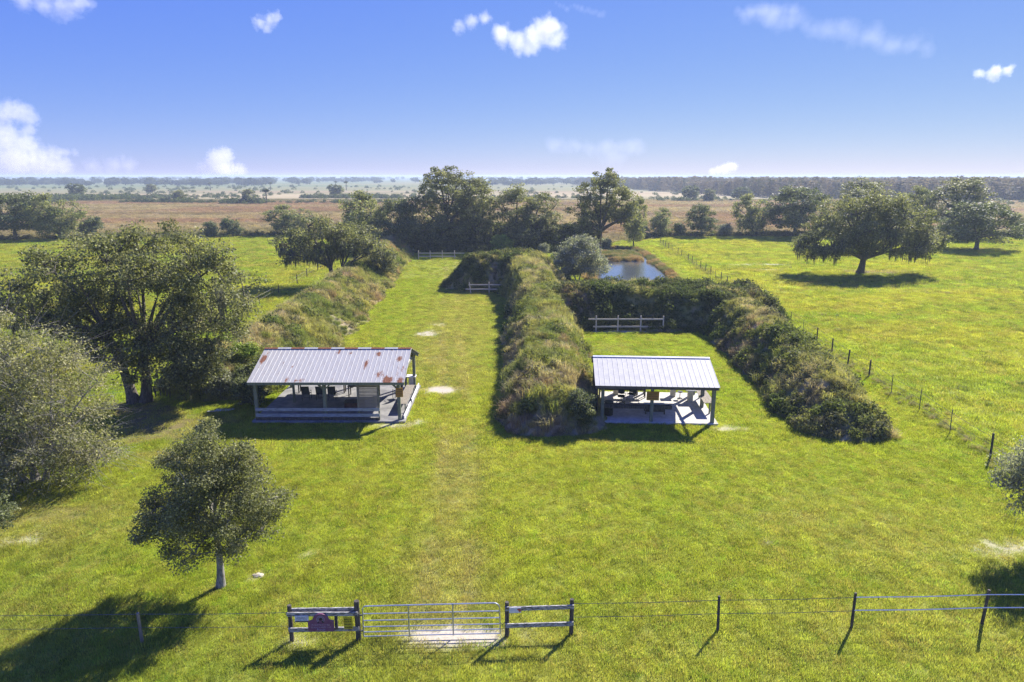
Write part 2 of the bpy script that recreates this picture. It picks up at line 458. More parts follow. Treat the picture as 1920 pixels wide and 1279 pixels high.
gx = ax(-75, 120, 0.5, -9000, 9000, 1.06); gy = ax(4, 178, 0.5, -300, 9000, 1.04)
GX, GY = np.meshgrid(gx, gy)
gX, gY = GX.ravel(), GY.ravel()
nx, ny = len(gx), len(gy)
ii = np.arange(nx * ny).reshape(ny, nx)
gF = np.stack([ii[:-1, :-1], ii[:-1, 1:], ii[1:, 1:], ii[1:, :-1]], -1).reshape(-1, 4)
gT = ground_tint(gX, gY)
t = NT('ground_cover')
at = t.n('ShaderNodeAttribute', attribute_name='tint')
f1 = t.noise(6.0, 6, 0.75); f2 = t.noise(0.35, 4, 0.6)
v1 = t.ramp(f1, [(0.25, (0.68, 0.68, 0.65)), (0.5, (0.95, 0.95, 0.95)), (0.78, (1.18, 1.16, 1.12))])
v2 = t.ramp(f2, [(0.3, (0.93, 0.94, 0.93)), (0.7, (1.06, 1.05, 1.03))])
cc = t.mix(1.0, t.mix(1.0, at.outputs['Color'], v1, 'MULTIPLY'), v2, 'MULTIPLY')
M['ground'] = t.done(t.bsdf(cc, 0.95, 0.0, 0.1, t.bump(f1, 0.5, 0.05)))
ground = link('ground', mesh_np('ground', np.stack([gX, gY, ground_z(gX, gY)], -1), gF, gT, True), M['ground'])
tag(ground, 'mown green lawn and pasture running out to the brown prairie', kind='structure')

# ------------------------------------------------------------------ water
def flat_poly(name, poly, z, mat, label):
    me = bpy.data.meshes.new(name)
    me.from_pydata([(x, y, z) for x, y in poly], [], [tuple(range(len(poly)))])
    return tag(link(name, me, mat), label, kind='structure')
def grow(poly, d):
    cx = sum(p[0] for p in poly) / len(poly); cy = sum(p[1] for p in poly) / len(poly)
    return [(x + d * (x - cx) / math.hypot(x - cx, y - cy), y + d * (y - cy) / math.hypot(x - cx, y - cy)) for x, y in poly]
flat_poly('pond_water', grow(POND, 0.8), -0.30, M['water'], 'still pond reflecting the sky behind the berm')
flat_poly('ditch_water', CHANNEL, -0.305, M['water'], 'narrow ditch of water along the mown strip')
flat_poly('pool_water', grow(POOL, 0.5), -0.31, M['water'], 'small bright pool at the far end of the ditch')

# ------------------------------------------------------------------ earth berms
# crest polylines: x, y, height, half width to the left of travel, to the right
STEEP = {'left': .92, 'centre': .64, 'mound': .58, 'back': .52, 'right': .82, 'far': .7}
BERMS = {
    'left': dict(pts=[(-21.6, 49.8, 2.5, 4.6, 5.0), (-21.2, 56, 2.9, 4.6, 5.2), (-21.2, 64, 3.05, 4.5, 5.3), (-21.5, 80, 3.1, 4.4, 5.3), (-22.4, 100, 3.1, 4.4, 5.2), (-23.8, 126, 3.2, 4.4, 5.0), (-25.0, 143, 3.2, 4.4, 5.0)]),
    'centre': dict(pts=[(2.5, 41.9, 2.15, 3.5, 3.5), (2.7, 48.0, 2.45, 3.6, 3.6), (2.8, 56.0, 2.65, 3.5, 3.6), (2.9, 66.0, 2.95, 3.5, 3.9), (2.8, 75.0, 3.45, 3.2, 3.9), (2.5, 86.0, 3.85, 3.2, 4.2), (1.8, 95.0, 4.15, 4.8, 4.5)]),
    'mound': dict(pts=[(-3.2, 97.6, 4.2, 6.2, 6.6), (1.8, 98.0, 4.2, 6.2, 6.6)]),
    'back': dict(pts=[(5.8, 74.3, 3.15, 6.0, 6.6), (9, 74.4, 3.50, 6.0, 6.9), (17, 74.3, 3.50, 6.0, 6.9), (23.0, 73.0, 3.35, 6.0, 6.3)]),
    'right': dict(pts=[(22.8, 73, 3.3, 5.0, 3.8), (22.5, 66, 3.15, 4.9, 3.6), (22.1, 56, 2.9, 4.5, 3.5), (21.5, 48, 2.6, 4.0, 3.4), (20.9, 43.5, 2.3, 3.5, 3.4), (20.6, 41.0, 1.5, 3.2, 3.3)]),
    'far': dict(pts=[(-24.5, 146, 3.50, 4, 6), (-16, 150, 4.10, 6, 6.5), (4, 150.5, 4.10, 6, 6.5), (15.5, 149, 3.70, 6, 6)]),
}
def berm_h(X, Y, key):
    b = BERMS[key]['pts']
    h = np.zeros(np.shape(X))
    wob = 0.30 * (fbm(X, Y, 3.4, 3, 90) - 0.5) + 0.26 * (fbm(X, Y, 1.0, 2, 91) - 0.5)
    for (a, c) in zip(b[:-1], b[1:]):
        d, tt, side = seg_dist(X, Y, a[0], a[1], c[0], c[1])
        H = a[2] + (c[2] - a[2]) * tt
        wl = a[3] + (c[3] - a[3]) * tt; wr = a[4] + (c[4] - a[4]) * tt
        w = np.where(side > 0, wr, wl)
        u = np.clip((1 - d / w + wob * (d / w)) / STEEP[key], 0, 1)
        prof = np.where(u < 0.8, u * 1.06, 1 - 0.152 * np.clip((1 - u) / 0.2, 0, 1) ** 2)
        h = np.maximum(h, H * prof)
    h = h * (1 + (0.08 if key == 'back' else 0.20) * (fbm(X, Y, 4.5, 3, 92) - 0.5)) + np.where(h > 0.3, 0.45 * (fbm(X, Y, 1.3, 3, 93) - 0.5), 0)
    return np.maximum(h, 0)
def berms_all(X, Y):
    h = np.zeros(np.shape(X))
    for k in BERMS: h = np.maximum(h, berm_h(X, Y, k))
    return h

def berm_tint(X, Y, h):
    n = fbm(X, Y, 3.2, 3, 101); m = fbm(X, Y, 1.4, 3, 102); q = fbm(X, Y, 6, 3, 103)
    c = lerp3((0.245, 0.275, 0.070), (0.360, 0.345, 0.115), sstep(0.35, 0.65, n))
    c = lerp3(c, (0.470, 0.390, 0.235), 0.85 * sstep(0.50, 0.68, m))
    c = lerp3(c, (0.350, 0.235, 0.165), 0.8 * sstep(0.54, 0.70, q) * sstep(0.40, 0.60, fbm(X, Y, 0.8, 2, 104)))
    c = lerp3(c, (0.150, 0.205, 0.045), 0.65 * sstep(0.56, 0.72, fbm(X, Y, 2.2, 3, 105)))
    return c
t = NT('berm_soil')
at = t.n('ShaderNodeAttribute', attribute_name='tint')
f1 = t.noise(2.2, 5, 0.7)
cc = t.mix(1.0, at.outputs['Color'], t.ramp(f1, [(0.25, (0.5, 0.5, 0.48)), (0.75, (1.2, 1.15, 1.1))]), 'MULTIPLY')
M['berm'] = t.done(t.bsdf(cc, 0.95, 0.0, 0.1, t.bump(f1, 0.8, 0.10)))
BERM_LABEL = {'left': 'long grassy earth berm left of the rusty-roofed pavilion lane', 'centre': 'weedy earth berm between the two pavilions', 'mound': 'steep shaded earth mound at the end of the short lane',
              'back': 'tall shaded earth bank closing the right-hand bay', 'right': 'earth berm beside the wire pasture fence', 'far': 'far earth backstop under the big oaks'}
for k, b in BERMS.items():
    P = np.array(b['pts']); pad = 7.5
    bx = np.arange(P[:, 0].min() - pad, P[:, 0].max() + pad, 0.35); by = np.arange(P[:, 1].min() - pad, P[:, 1].max() + pad, 0.35)
    BX, BY = np.meshgrid(bx, by); X, Y = BX.ravel(), BY.ravel()
    h = berm_h(X, Y, k)
    ii = np.arange(len(X)).reshape(len(by), len(bx))
    F = np.stack([ii[:-1, :-1], ii[:-1, 1:], ii[1:, 1:], ii[1:, :-1]], -1).reshape(-1, 4)
    F = F[(h[F] > 0.02).any(1)]
    used = np.unique(F); rm = np.zeros(len(X), int); rm[used] = np.arange(len(used))
    V = np.stack([X, Y, h - 0.12], -1)[used]
    bare = 0.4 * sstep(0.70, 0.76, fbm(X, Y, 2.4, 3, 97))
    soil = lerp3(lerp3(berm_tint(X, Y, h), (0.17, 0.14, 0.085), 0.35), (0.27, 0.22, 0.165), bare)[used]
    o = link('earth_berm', mesh_np('earth_berm', V, rm[F], soil, True), M['berm'])
    tag(o, BERM_LABEL[k], kind='structure', group='earth berms of the shooting range')

# ------------------------------------------------------------------ scattering of grass, weeds, reeds (stuff)
LIB = bpy.data.collections.new('plant_library')          # source meshes only, not linked to the scene
def blades(name, n, rad, hmin, hmax, w, lean, seed, bend=0.5, segs=1, flat=0.0):
    r = np.random.default_rng(seed)
    V, F, T = [], [], []
    for i in range(n):
        a = r.uniform(0, 2 * math.pi); d = rad * math.sqrt(r.uniform())
        bx, by = d * math.cos(a), d * math.sin(a)
        h = r.uniform(hmin, hmax); la = r.uniform(0, 2 * math.pi); ln = lean * h * r.uniform(0.2, 1)
        wx, wy = math.cos(la + 1.57) * w / 2, math.sin(la + 1.57) * w / 2
        v = r.uniform(0.65, 1.35); col = (v * r.uniform(0.92, 1.12), v, v * r.uniform(0.8, 1.1))
        b = len(V)
        if segs == 1:
            V += [(bx - wx, by - wy, -0.01), (bx + wx, by + wy, -0.01), (bx + ln * math.cos(la), by + ln * math.sin(la), h)]
            F.append((b, b + 1, b + 2)); T += [col] * 3
        else:
            mx, my = bx + 0.35 * ln * math.cos(la), by + 0.35 * ln * math.sin(la)
            V += [(bx - wx, by - wy, -0.02), (bx + wx, by + wy, -0.02), (mx + wx * .8, my + wy * .8, h * .62), (mx - wx * .8, my - wy * .8, h * .62),
                  (bx + ln * (1 + bend) * math.cos(la), by + ln * (1 + bend) * math.sin(la), h * (1 - 0.25 * bend))]
            F += [(b, b + 1, b + 2), (b, b + 2, b + 3), (b + 3, b + 2, b + 4)]; T += [col] * 5
    return V, F, T
def leaf_dome(n, rad, hgt, size, seed):
    r = np.random.default_rng(seed); V, F, T = [], [], []
    for i in range(n):
        d = r.normal(size=3); d /= np.linalg.norm(d); d[2] = abs(d[2])
        q = r.uniform(0.35, 1) ** 0.6
        p = d * np.array((rad, rad, hgt)) * q
        nrm = d + r.normal(size=3) * 0.7; nrm /= np.linalg.norm(nrm)
        u = np.cross(nrm, r.normal(size=3)); u /= np.linalg.norm(u); w = np.cross(nrm, u)
        s = size * r.uniform(0.6, 1.3); v = r.uniform(0.6, 1.4); b = len(V)
        V += [tuple(p - u * s * .5), tuple(p + w * s * .3), tuple(p + u * s * .6), tuple(p - w * s * .3)]
        F += [(b, b + 1, b + 2), (b, b + 2, b + 3)]; T += [(v, v, v * .9)] * 4
    return V, F, T
def lib(names, mats, gens):
    c = bpy.data.collections.new(names)
    for i, (V, F, T) in enumerate(gens):
        me = mesh_np('%s_%d' % (names, i), V, F)
        a = me.color_attributes.new('vary', 'FLOAT_COLOR', 'POINT')
        cc = np.ones((len(V), 4), np.float32); cc[:, :3] = T
        a.data.foreach_set('color', cc.ravel())
        me.materials.append(mats)
        c.objects.link(bpy.data.objects.new('%s_%d' % (names, i), me))
    return c, len(gens)

def scatter(name, label, source, pts, scale, tint, seed, tilt=0.12, rotz=None, squash=None):
    coll, nsrc = source
    pts = np.asarray(pts, np.float32); n = len(pts)
    r = np.random.default_rng(seed)
    me = bpy.data.meshes.new(name)
    me.vertices.add(n); me.vertices.foreach_set('co', pts.ravel())
    rot = np.stack([r.normal(0, tilt, n), r.normal(0, tilt, n), r.uniform(0, 6.283, n)], -1).astype(np.float32)
    a = me.attributes.new('rot', 'FLOAT_VECTOR', 'POINT'); a.data.foreach_set('vector', rot.ravel())
    sc = np.asarray(scale, np.float32)
    if sc.ndim == 1: sc = np.stack([sc, sc, sc], -1)
    a = me.attributes.new('scl', 'FLOAT_VECTOR', 'POINT'); a.data.foreach_set('vector', sc.ravel())
    a = me.attributes.new('pick', 'INT', 'POINT'); a.data.foreach_set('value', r.integers(0, nsrc, n).astype(np.int32))
    c = np.ones((n, 4), np.float32); c[:, :3] = tint
    a = me.attributes.new('tint', 'FLOAT_COLOR', 'POINT'); a.data.foreach_set('color', c.ravel())
    o = link(name, me)
    g = bpy.data.node_groups.new(name, 'GeometryNodeTree')
    g.interface.new_socket('Geometry', in_out='INPUT', socket_type='NodeSocketGeometry')
    g.interface.new_socket('Geometry', in_out='OUTPUT', socket_type='NodeSocketGeometry')
    gi = g.nodes.new('NodeGroupInput'); go = g.nodes.new('NodeGroupOutput')
    ip = g.nodes.new('GeometryNodeInstanceOnPoints'); ci = g.nodes.new('GeometryNodeCollectionInfo')
    ci.inputs['Collection'].default_value = coll; ci.inputs['Separate Children'].default_value = True; ci.inputs['Reset Children'].default_value = True
    def at(nm, ty):
        x = g.nodes.new('GeometryNodeInputNamedAttribute'); x.data_type = ty; x.inputs['Name'].default_value = nm
        return x.outputs['Attribute']
    er = g.nodes.new('FunctionNodeEulerToRotation')
    g.links.new(at('rot', 'FLOAT_VECTOR'), er.inputs[0]); g.links.new(er.outputs[0], ip.inputs['Rotation'])
    g.links.new(at('scl', 'FLOAT_VECTOR'), ip.inputs['Scale']); g.links.new(at('pick', 'INT'), ip.inputs['Instance Index'])
    ip.inputs['Pick Instance'].default_value = True
    g.links.new(ci.outputs[0], ip.inputs['Instance']); g.links.new(gi.outputs[0], ip.inputs['Points']); g.links.new(ip.outputs[0], go.inputs[0])
    m = o.modifiers.new('scatter', 'NODES'); m.node_group = g
    return tag(o, label, kind='stuff')

def half_w(Y): return 0.755 * (0.972 * np.asarray(Y) + 3.6) + 14
def in_front(Y0, Y1, n, seed, xlim=None):
    r = np.random.default_rng(seed)
    w0, w1 = half_w(Y0), half_w(Y1)
    Y = np.sqrt(r.uniform(0, 1, n) * ((Y1 + 12.0) ** 2 - (Y0 + 12.0) ** 2) + (Y0 + 12.0) ** 2) - 12.0
    X = r.uniform(-1, 1, n) * half_w(Y)
    return X, Y
SLABS = [[(-16.6, 41.0), (-6.95, 41.0), (-6.95, 48.7), (-16.6, 48.7)], [(5.3, 41.35), (13.0, 40.75), (13.35, 46.7), (5.7, 47.3)]]
def grass_ok(X, Y, r):
    k = berms_all(X, Y) < 0.25
    for s in SLABS: k &= ~inside_poly(X, Y, s)
    k &= water_sd(X, Y) > 0.5
    sand, dirt = patch_cover(X, Y)
    k &= r.uniform(0, 1, len(X)) > np.maximum(sand * 1.25, dirt * 0.8)
    return k
turf = lib('turf', M['blade'], [blades('t', 130, 0.34, 0.03, 0.085, 0.013, 0.9, 100 + i) for i in range(4)])
sward = lib('sward', M['blade'], [blades('t', 150, 0.62, 0.05, 0.17, 0.022, 0.8, 120 + i) for i in range(4)])
tuss = lib('tussock', M['weed'], [blades('t', 80, 0.32, 0.25, 0.62, 0.02, 0.55, 140 + i, 0.7, 2) for i in range(4)])
herb = lib('herb', M['weed'], [leaf_dome(110, 0.42, 0.62, 0.13, 160 + i) for i in range(4)])

def lawn_scatter(name, label, src, Y0, Y1, n, seed, size, sel=None):
    # one tuft per cell of a jittered lattice, so that the sward has an even density
    r = np.random.default_rng(seed + 1)
    area = (half_w(Y0) + half_w(Y1)) * (Y1 - Y0); cell = math.sqrt(area / n)
    LX, LY = np.meshgrid(np.arange(-half_w(Y1), half_w(Y1), cell), np.arange(Y0, Y1, cell))
    X = (LX + r.uniform(0, cell, LX.shape)).ravel(); Y = (LY + r.uniform(0, cell, LX.shape)).ravel()
    kk = np.abs(X) < half_w(Y); X, Y = X[kk], Y[kk]
    k = grass_ok(X, Y, r)
    if sel is not None: k &= sel(X, Y)
    k &= Y < np.interp(X, EDGE_X, EDGE_Y) + 2
    X, Y = X[k], Y[k]
    T = lawn_tint(X, Y) * np.clip(r.normal(1.0, 0.30, len(X)), .45, 1.75)[:, None] * (0.94 + 0.12 * fbm(X, Y, 0.30, 2, 9))[:, None]
    sand, dirt = patch_cover(X, Y)
    T = lerp3(T, G_DRY, np.clip(np.maximum(sand, dirt) * 0.9, 0, 1))
    u = r.uniform(0, 1, len(X))
    T = np.where((u < .14)[:, None], T * .35 + np.array(G_DRY) * np.array((.70, .60, .62)), T); T = np.where((u > .90)[:, None], T * np.array((.62, .82, .7)), T)      # dry and coarse green tufts
    T = T * (0.90 if src is sward and seed < 230 else 1.08)
    sc = size * r.uniform(0.75, 1.25, len(X)) * (0.9 + 0.2 * fbm(X, Y, 1.6, 2, 7))
    hz = r.uniform(0.6, 1.5, len(X)) * (1.25 - .25 * sstep(22, 30, Y)) * (0.8 + 0.4 * fbm(X, Y, 1.1, 2, 8))
    scatter(name, label, src, np.stack([X, Y, ground_z(X, Y)], -1), np.stack([sc, sc, sc * hz], -1), T, seed + 2)
PAST = lambda X, Y: ((X > 28.5) | (X < -27)) & (Y > 34)
lawn_scatter('lawn_grass', 'short mown grass of the near lawn by the gate', turf, 13, 36, 42000, 201, 1.0)
lawn_scatter('lawn_grass', 'short mown grass round the two pavilions', turf, 36, 104, 150000, 211, 1.25, lambda X, Y: ~PAST(X, Y))
lawn_scatter('lawn_grass', 'mown grass of the far range lanes', sward, 104, 180, 60000, 221, 0.8, lambda X, Y: ~PAST(X, Y))
lawn_scatter('pasture_grass', 'rough grazed grass of the open pasture', sward, 34, 90, 30000, 231, 1.1, PAST)
lawn_scatter('pasture_grass', 'grazed grass of the far pasture', sward, 90, 182, 36000, 241, 1.5, PAST)

# rank weeds on the berms
for k, b in BERMS.items():
    P = np.array(b['pts']); pad = 7
    r = np.random.default_rng(300 + len(k))
    x0, x1, y0, y1 = P[:, 0].min() - pad, P[:, 0].max() + pad, P[:, 1].min() - pad, P[:, 1].max() + pad
    dens = 13 if k != 'far' else 3
    n = int((x1 - x0) * (y1 - y0) * dens)
    X, Y = r.uniform(x0, x1, n), r.uniform(y0, y1, n)
    h = berm_h(X, Y, k)
    foot = (h <= 0.05) & (berm_h(X + r.normal(0, .55, n), Y + r.normal(0, .55, n), k) > 0.12) & (r.uniform(0, 1, n) < .45)     # stragglers round the foot
    keep = ((h > 0.05) | foot) & (h >= berms_all(X, Y) - 0.02)
    for s in SLABS: keep &= ~inside_poly(X, Y, grow(s, 0.25))
    keep &= r.uniform(0, 1, n) > 0.6 * sstep(0.70, 0.76, fbm(X, Y, 2.4, 3, 97))      # bare slips
    X, Y, h = X[keep], Y[keep], h[keep]
    T = berm_tint(X, Y, h) * r.uniform(0.7, 1.35, len(X))[:, None]
    leafy_sel = r.uniform(0, 1, len(X)) < np.where(k in ('back', 'far', 'mound'), 0.75, 0.55 if k == 'right' else 0.14) * (0.4 + 1.2 * sstep(0.4, 0.6, fbm(X, Y, 2.2, 3, 105)))
    sz = r.uniform(0.6, 1.25, len(X)) * (0.6 + 0.8 * fbm(X, Y, 2.0, 2, 106)) * sstep(0.0, 0.5, h + 0.15)
    sz = np.clip(sz, 0.3, 1.5) * 0.72 * r.choice([.8, 1.0, 1.0, 1.6], len(X))
    pts = np.stack([X, Y, h - 0.14], -1)
    g = ~leafy_sel
    scatter('berm_grass', 'rank grass and weeds on the ' + BERM_LABEL[k].split(' earth ')[-1], tuss, pts[g], sz[g] * 1.1, T[g], 310 + len(k), 0.25)
    T2 = lerp3(T[leafy_sel], (0.060, 0.085, 0.030), 0.82 if k in ('back', 'mound', 'far') else 0.62)  # herb tint darkened, most on the shaded banks, to carry their shade
    scatter('berm_weeds', 'leafy weeds on the ' + BERM_LABEL[k].split(' earth ')[-1], herb, pts[leafy_sel], sz[leafy_sel] * 1.15, T2, 340 + len(k), 0.25)

r = np.random.default_rng(395)
X, Y = in_front(36, 170, 2600, 396); kk = PAST(X, Y) & grass_ok(X, Y, r) & (fbm(X, Y, 7, 3, 397) > .5)
X, Y = X[kk], Y[kk]
scatter('pasture_weeds', 'scattered dark tussocks in the grazed pasture', tuss, np.stack([X, Y, 0 * X], -1), np.stack([r.uniform(.5, 1.3, len(X))] * 2 + [r.uniform(.25, .7, len(X))], -1), lerp3((0.12, 0.17, 0.04), (0.30, 0.25, 0.10), r.uniform(0, 1, len(X)) ** 2), 398)
# taller grass along the pasture fence, pond margin and prairie
r = np.random.default_rng(400)
n = 900
ty = r.uniform(20, 165, n); tx = np.interp(ty, [20, 35.4, 58.7, 108, 165], [26.3, 26.6, 28.4, 31.5, 35]) + r.normal(0.3, 0.45, n)
scatter('verge_grass', 'longer unmown grass under the wire pasture fence', tuss, np.stack([tx, ty, 0 * tx], -1), r.uniform(0.3, 0.65, n), lerp3((0.20, 0.23, 0.06), (0.36, 0.31, 0.16), r.uniform(0, 1, n)), 401)
X = r.uniform(8, 30, 30000); Y = r.uniform(92, 156, 30000); wd = water_sd(X, Y)
k = (wd > -0.3) & (wd < np.where(X > 23.5, 1.0, 1.8)) & ((Y > 99) | (X > 23.5)) & (r.uniform(0, 1, len(X)) < 0.4) | inside_poly(X, Y, [(14, 127), (25, 128), (25.3, 144), (19, 144), (13, 140)]) & (wd > 0.2) & (r.uniform(0, 1, len(X)) < 0.35)
X, Y = X[k], Y[k]
T = lerp3((0.14, 0.15, 0.05), (0.30, 0.22, 0.11), sstep(0.4, 0.6, fbm(X, Y, 3, 3, 410))); T = lerp3(T, (0.30, 0.14, 0.06), 0.4 * sstep(0.58, 0.7, fbm(X, Y, 4, 2, 411)))
scatter('pond_reeds', 'brown and green marsh grass on the pond margin', tuss, np.stack([X, Y, ground_z(X, Y)], -1), r.uniform(0.5, 1.15, len(X)), T * 1.25, 412)
n = 60000
X, Y = in_front(152, 460, n, 420)
eb = np.interp(X, EDGE_X, EDGE_Y)
k = Y > eb - 1 + r.normal(0, 1.5, n)
X, Y = X[k], Y[k]
T = prairie_tint(X, Y) * r.uniform(0.65, 1.3, len(X))[:, None]
scatter('prairie_grass', 'coarse brown bunch grass of the open prairie', tuss, np.stack([X, Y, 0 * X], -1), np.stack([r.uniform(2.0, 4.5, len(X))] * 2 + [r.uniform(0.9, 1.7, len(X))], -1), T, 421)
# ------------------------------------------------------------------ trees
OAK = [(0.118, 0.131, 0.051), (0.169, 0.177, 0.072), (0.224, 0.22, 0.102)]
OAK_DEEP = [(0.081, 0.101, 0.044), (0.122, 0.143, 0.065), (0.166, 0.177, 0.091)]
OLIVE = [(0.132, 0.158, 0.059), (0.198, 0.215, 0.086), (0.273, 0.265, 0.124)]
WILLOW = [(0.150, 0.165, 0.050), (0.235, 0.235, 0.095), (0.360, 0.335, 0.210)]
SILVER = [(0.15, 0.168, 0.108), (0.228, 0.24, 0.168), (0.318, 0.318, 0.246)]
BRIGHT = [(0.147, 0.224, 0.031), (0.21, 0.28, 0.042), (0.259, 0.287, 0.063)]

def crown_points(rng, lobes, n, shell=0.45):
    vol = np.array([l[3] * l[4] * l[5] for l in lobes]) ** 0.75
    pick = rng.choice(len(lobes), n, p=vol / vol.sum())
    d = rng.normal(size=(n, 3)); d /= np.linalg.norm(d, axis=1)[:, None]
    q = rng.uniform(shell ** 3, 1, n) ** (1 / 3.0)
    L = np.array(lobes)[pick]
    return L[:, :3] + d * L[:, 3:6] * q[:, None], d

def spread(P, m, rng):
    idx = [int(rng.integers(len(P)))]
    dist = np.linalg.norm(P - P[idx[0]], axis=1)
    for _ in range(m - 1):
        i = int(np.argmax(dist)); idx.append(i)
        dist = np.minimum(dist, np.linalg.norm(P - P[i], axis=1))
    return idx

def tube_np(V, F, pts, rad, n):
    pts = np.asarray(pts, float); base = len(V)
    for i, p in enumerate(pts):
        d = pts[min(i + 1, len(pts) - 1)] - pts[max(i - 1, 0)]
        d = d / (np.linalg.norm(d) + 1e-9)
        up = np.array((0, 0, 1.0)) if abs(d[2]) < 0.9 else np.array((1.0, 0, 0))
        a = np.cross(d, up); a /= np.linalg.norm(a); b = np.cross(d, a)
        for k in range(n):
            t = 2 * math.pi * k / n
            V.append(p + (a * math.cos(t) + b * math.sin(t)) * rad[i])
    for i in range(len(pts) - 1):
        for k in range(n):
            k2 = (k + 1) % n
            F.append((base + i * n + k, base + (i + 1) * n + k, base + (i + 1) * n + k2, base + i * n + k2))

def bez(a, b, c, m):
    t = np.linspace(0, 1, m)[:, None]
    return (1 - t) ** 2 * a + 2 * t * (1 - t) * b + t * t * c

def tree_meshes(seed, lobes, trunks, nclump=200, nleaf=120, crad=0.8, leaf=0.12, pal=OAK, limbs=7, twig=0.025, shell=0.45, minz=None, moss=0, flat=0.62, nside=6, sparse=0.0, upbias=0.5, twigs=0, slim=0.42):
    """trunks: list of (x, y, r_base, fork_x, fork_y, fork_z); returns (trunk mesh, crown mesh, moss mesh or None)"""
    rng = np.random.default_rng(seed)
    C, D = crown_points(rng, lobes, nclump, shell)
    if minz is not None: C[:, 2] = np.maximum(C[:, 2], minz + rng.uniform(0, crad, nclump))
    V, F = [], []
    lim_pts = []
    owner = np.array([int(np.argmin([math.hypot(c[0] - t[3], c[1] - t[4]) for t in trunks])) for c in C])
    for ti, tr in enumerate(trunks):
        b = np.array((tr[0], tr[1], -0.15)); f = np.array(tr[3:6]); r0 = tr[2]
        mid = (b + f) / 2 + np.array((rng.normal(0, .05), rng.normal(0, .05), 0)) * f[2]
        path = bez(b, mid, f, 6)
        rad = np.linspace(r0, r0 * 0.62, 6); rad[0] *= 1.45; rad[1] *= 1.08
        tube_np(V, F, path, rad, 10)
        mine = C[owner == ti]
        if len(mine) == 0: continue
        m = max(2, int(round(limbs * len(mine) / len(C))))
        for i in spread(mine, min(m, len(mine)), rng):
            tgt = f + (mine[i] - f) * 0.88
            st = path[4] * rng.uniform(0, 1) + f * 1.0; st = f if rng.uniform() < .5 else (path[4] + f) / 2
            ctl = st + (tgt - st) * 0.45 + np.array((0, 0, 0.16 * np.linalg.norm(tgt - st))) + rng.normal(0, .06, 3) * np.linalg.norm(tgt - st)
            cv = bez(st, ctl, tgt, 8)
            rr = np.linspace(r0 * rng.uniform(0.36, 0.52), twig * 1.3, 8)
            tube_np(V, F, cv, rr, nside)
            lim_pts.append(cv)
    LP = np.concatenate(lim_pts); 
    for c in C:
        dd = np.linalg.norm(LP - c, axis=1) + 0.4 * np.maximum(0, LP[:, 2] - c[2] + .3)
        s = LP[int(np.argmin(dd))]
        ctl = (s + c) / 2 + rng.normal(0, .12, 3) * np.linalg.norm(c - s)
        tube_np(V, F, bez(s, ctl, c, 4), np.linspace(twig * 1.2, twig * .4, 4), 4)
    for _ in range(twigs):                       # bare outer twigs
        i = rng.integers(len(C)); c = C[i]; d = D[i] + rng.normal(0, .45, 3); L = crad * rng.uniform(1.0, 2.0)
        tube_np(V, F, [c, c + d * L * .5 + rng.normal(0, .06, 3), c + d * L], [twig * .55, twig * .4, twig * .22], 3)
    trunk = mesh_np('trunk', np.array(V), F)
    for p in (trunk,): p.polygons.foreach_set('use_smooth', np.ones(len(p.polygons), bool))
    # leaves
    N = nclump * nleaf
    ci = np.repeat(np.arange(nclump), nleaf)
    keepf = rng.uniform(0.45, 1.0, nclump) * (1 - sparse * rng.uniform(0, 1, nclump))
    k = rng.uniform(0, 1, N) < keepf[ci]
    ci = ci[k]; N = len(ci)
    d = rng.normal(size=(N, 3)); d /= np.linalg.norm(d, axis=1)[:, None]
    cr = crad * rng.uniform(0.65, 1.35, nclump)
    pos = C[ci] + d * (rng.uniform(0, 1, N) ** 0.5 * cr[ci])[:, None] * np.array((1, 1, flat))
    nrm = rng.normal(size=(N, 3)) * 0.75 + d * 0.5 + np.array((0, 0, upbias)); nrm /= np.linalg.norm(nrm, axis=1)[:, None]
    u = np.cross(nrm, rng.normal(size=(N, 3))); u /= np.linalg.norm(u, axis=1)[:, None]
    w = np.cross(nrm, u)
    s = leaf * rng.uniform(0.6, 1.4, N)[:, None]
    LV = np.stack([pos - u * s * .5, pos + w * s * slim, pos + u * s * .55, pos - w * s * slim], 1).reshape(-1, 3)
    LF = np.arange(4 * N, dtype=np.int32).reshape(-1, 4)
    pa = np.array(pal)
    ct = np.clip(rng.normal(0.45, 0.28, nclump), 0, 1)[ci] + rng.normal(0, 0.16, N)
    ct = np.clip(ct, 0, 1) * (len(pa) - 1)
    i0 = np.clip(ct.astype(int), 0, len(pa) - 2); fr = (ct - i0)[:, None]
    tint = pa[i0] * (1 - fr) + pa[i0 + 1] * fr
    pale = rng.uniform(0, 1, N) < 0.18                 # random leaves lightened: silvery sheen put into the leaf colour
    tint[pale] = tint[pale] * 1.6 + np.array((0.06, 0.058, 0.036))
    crown = mesh_np('crown', LV, LF, np.repeat(tint, 4, axis=0))
    mm = None
    if moss:
        lo = C[np.argsort(C[:, 2] - 0.15 * np.linalg.norm(C[:, :2], axis=1))[:int(nclump * .6)]]
        MV, MF, MT = [], [], []
        for _ in range(moss):
            c = lo[rng.integers(len(lo))] + rng.normal(0, crad * .30, 3)
            L = rng.uniform(0.6, 1.9)
            for q in range(7):
                o = c + rng.normal(0, .16, 3); l = L * rng.uniform(.5, 1); a = rng.uniform(0, 6.28); ww = rng.uniform(.05, .12)
                e = np.array((math.cos(a) * ww, math.sin(a) * ww, 0)); b = len(MV)
                o[2] = max(o[2], l + 0.5)
                MV += [o - e, o + e, o + e * .7 - np.array((0, 0, l * .6)), o - np.array((0, 0, l)) + rng.normal(0, .05, 3)]
                MF.append((b, b + 1, b + 2, b + 3)); v = rng.uniform(.75, 1.2); MT += [(0.115 * v, 0.115 * v, 0.085 * v)] * 4
        mm = mesh_np('moss', np.array(MV), MF, np.array(MT))
    return trunk, crown, mm

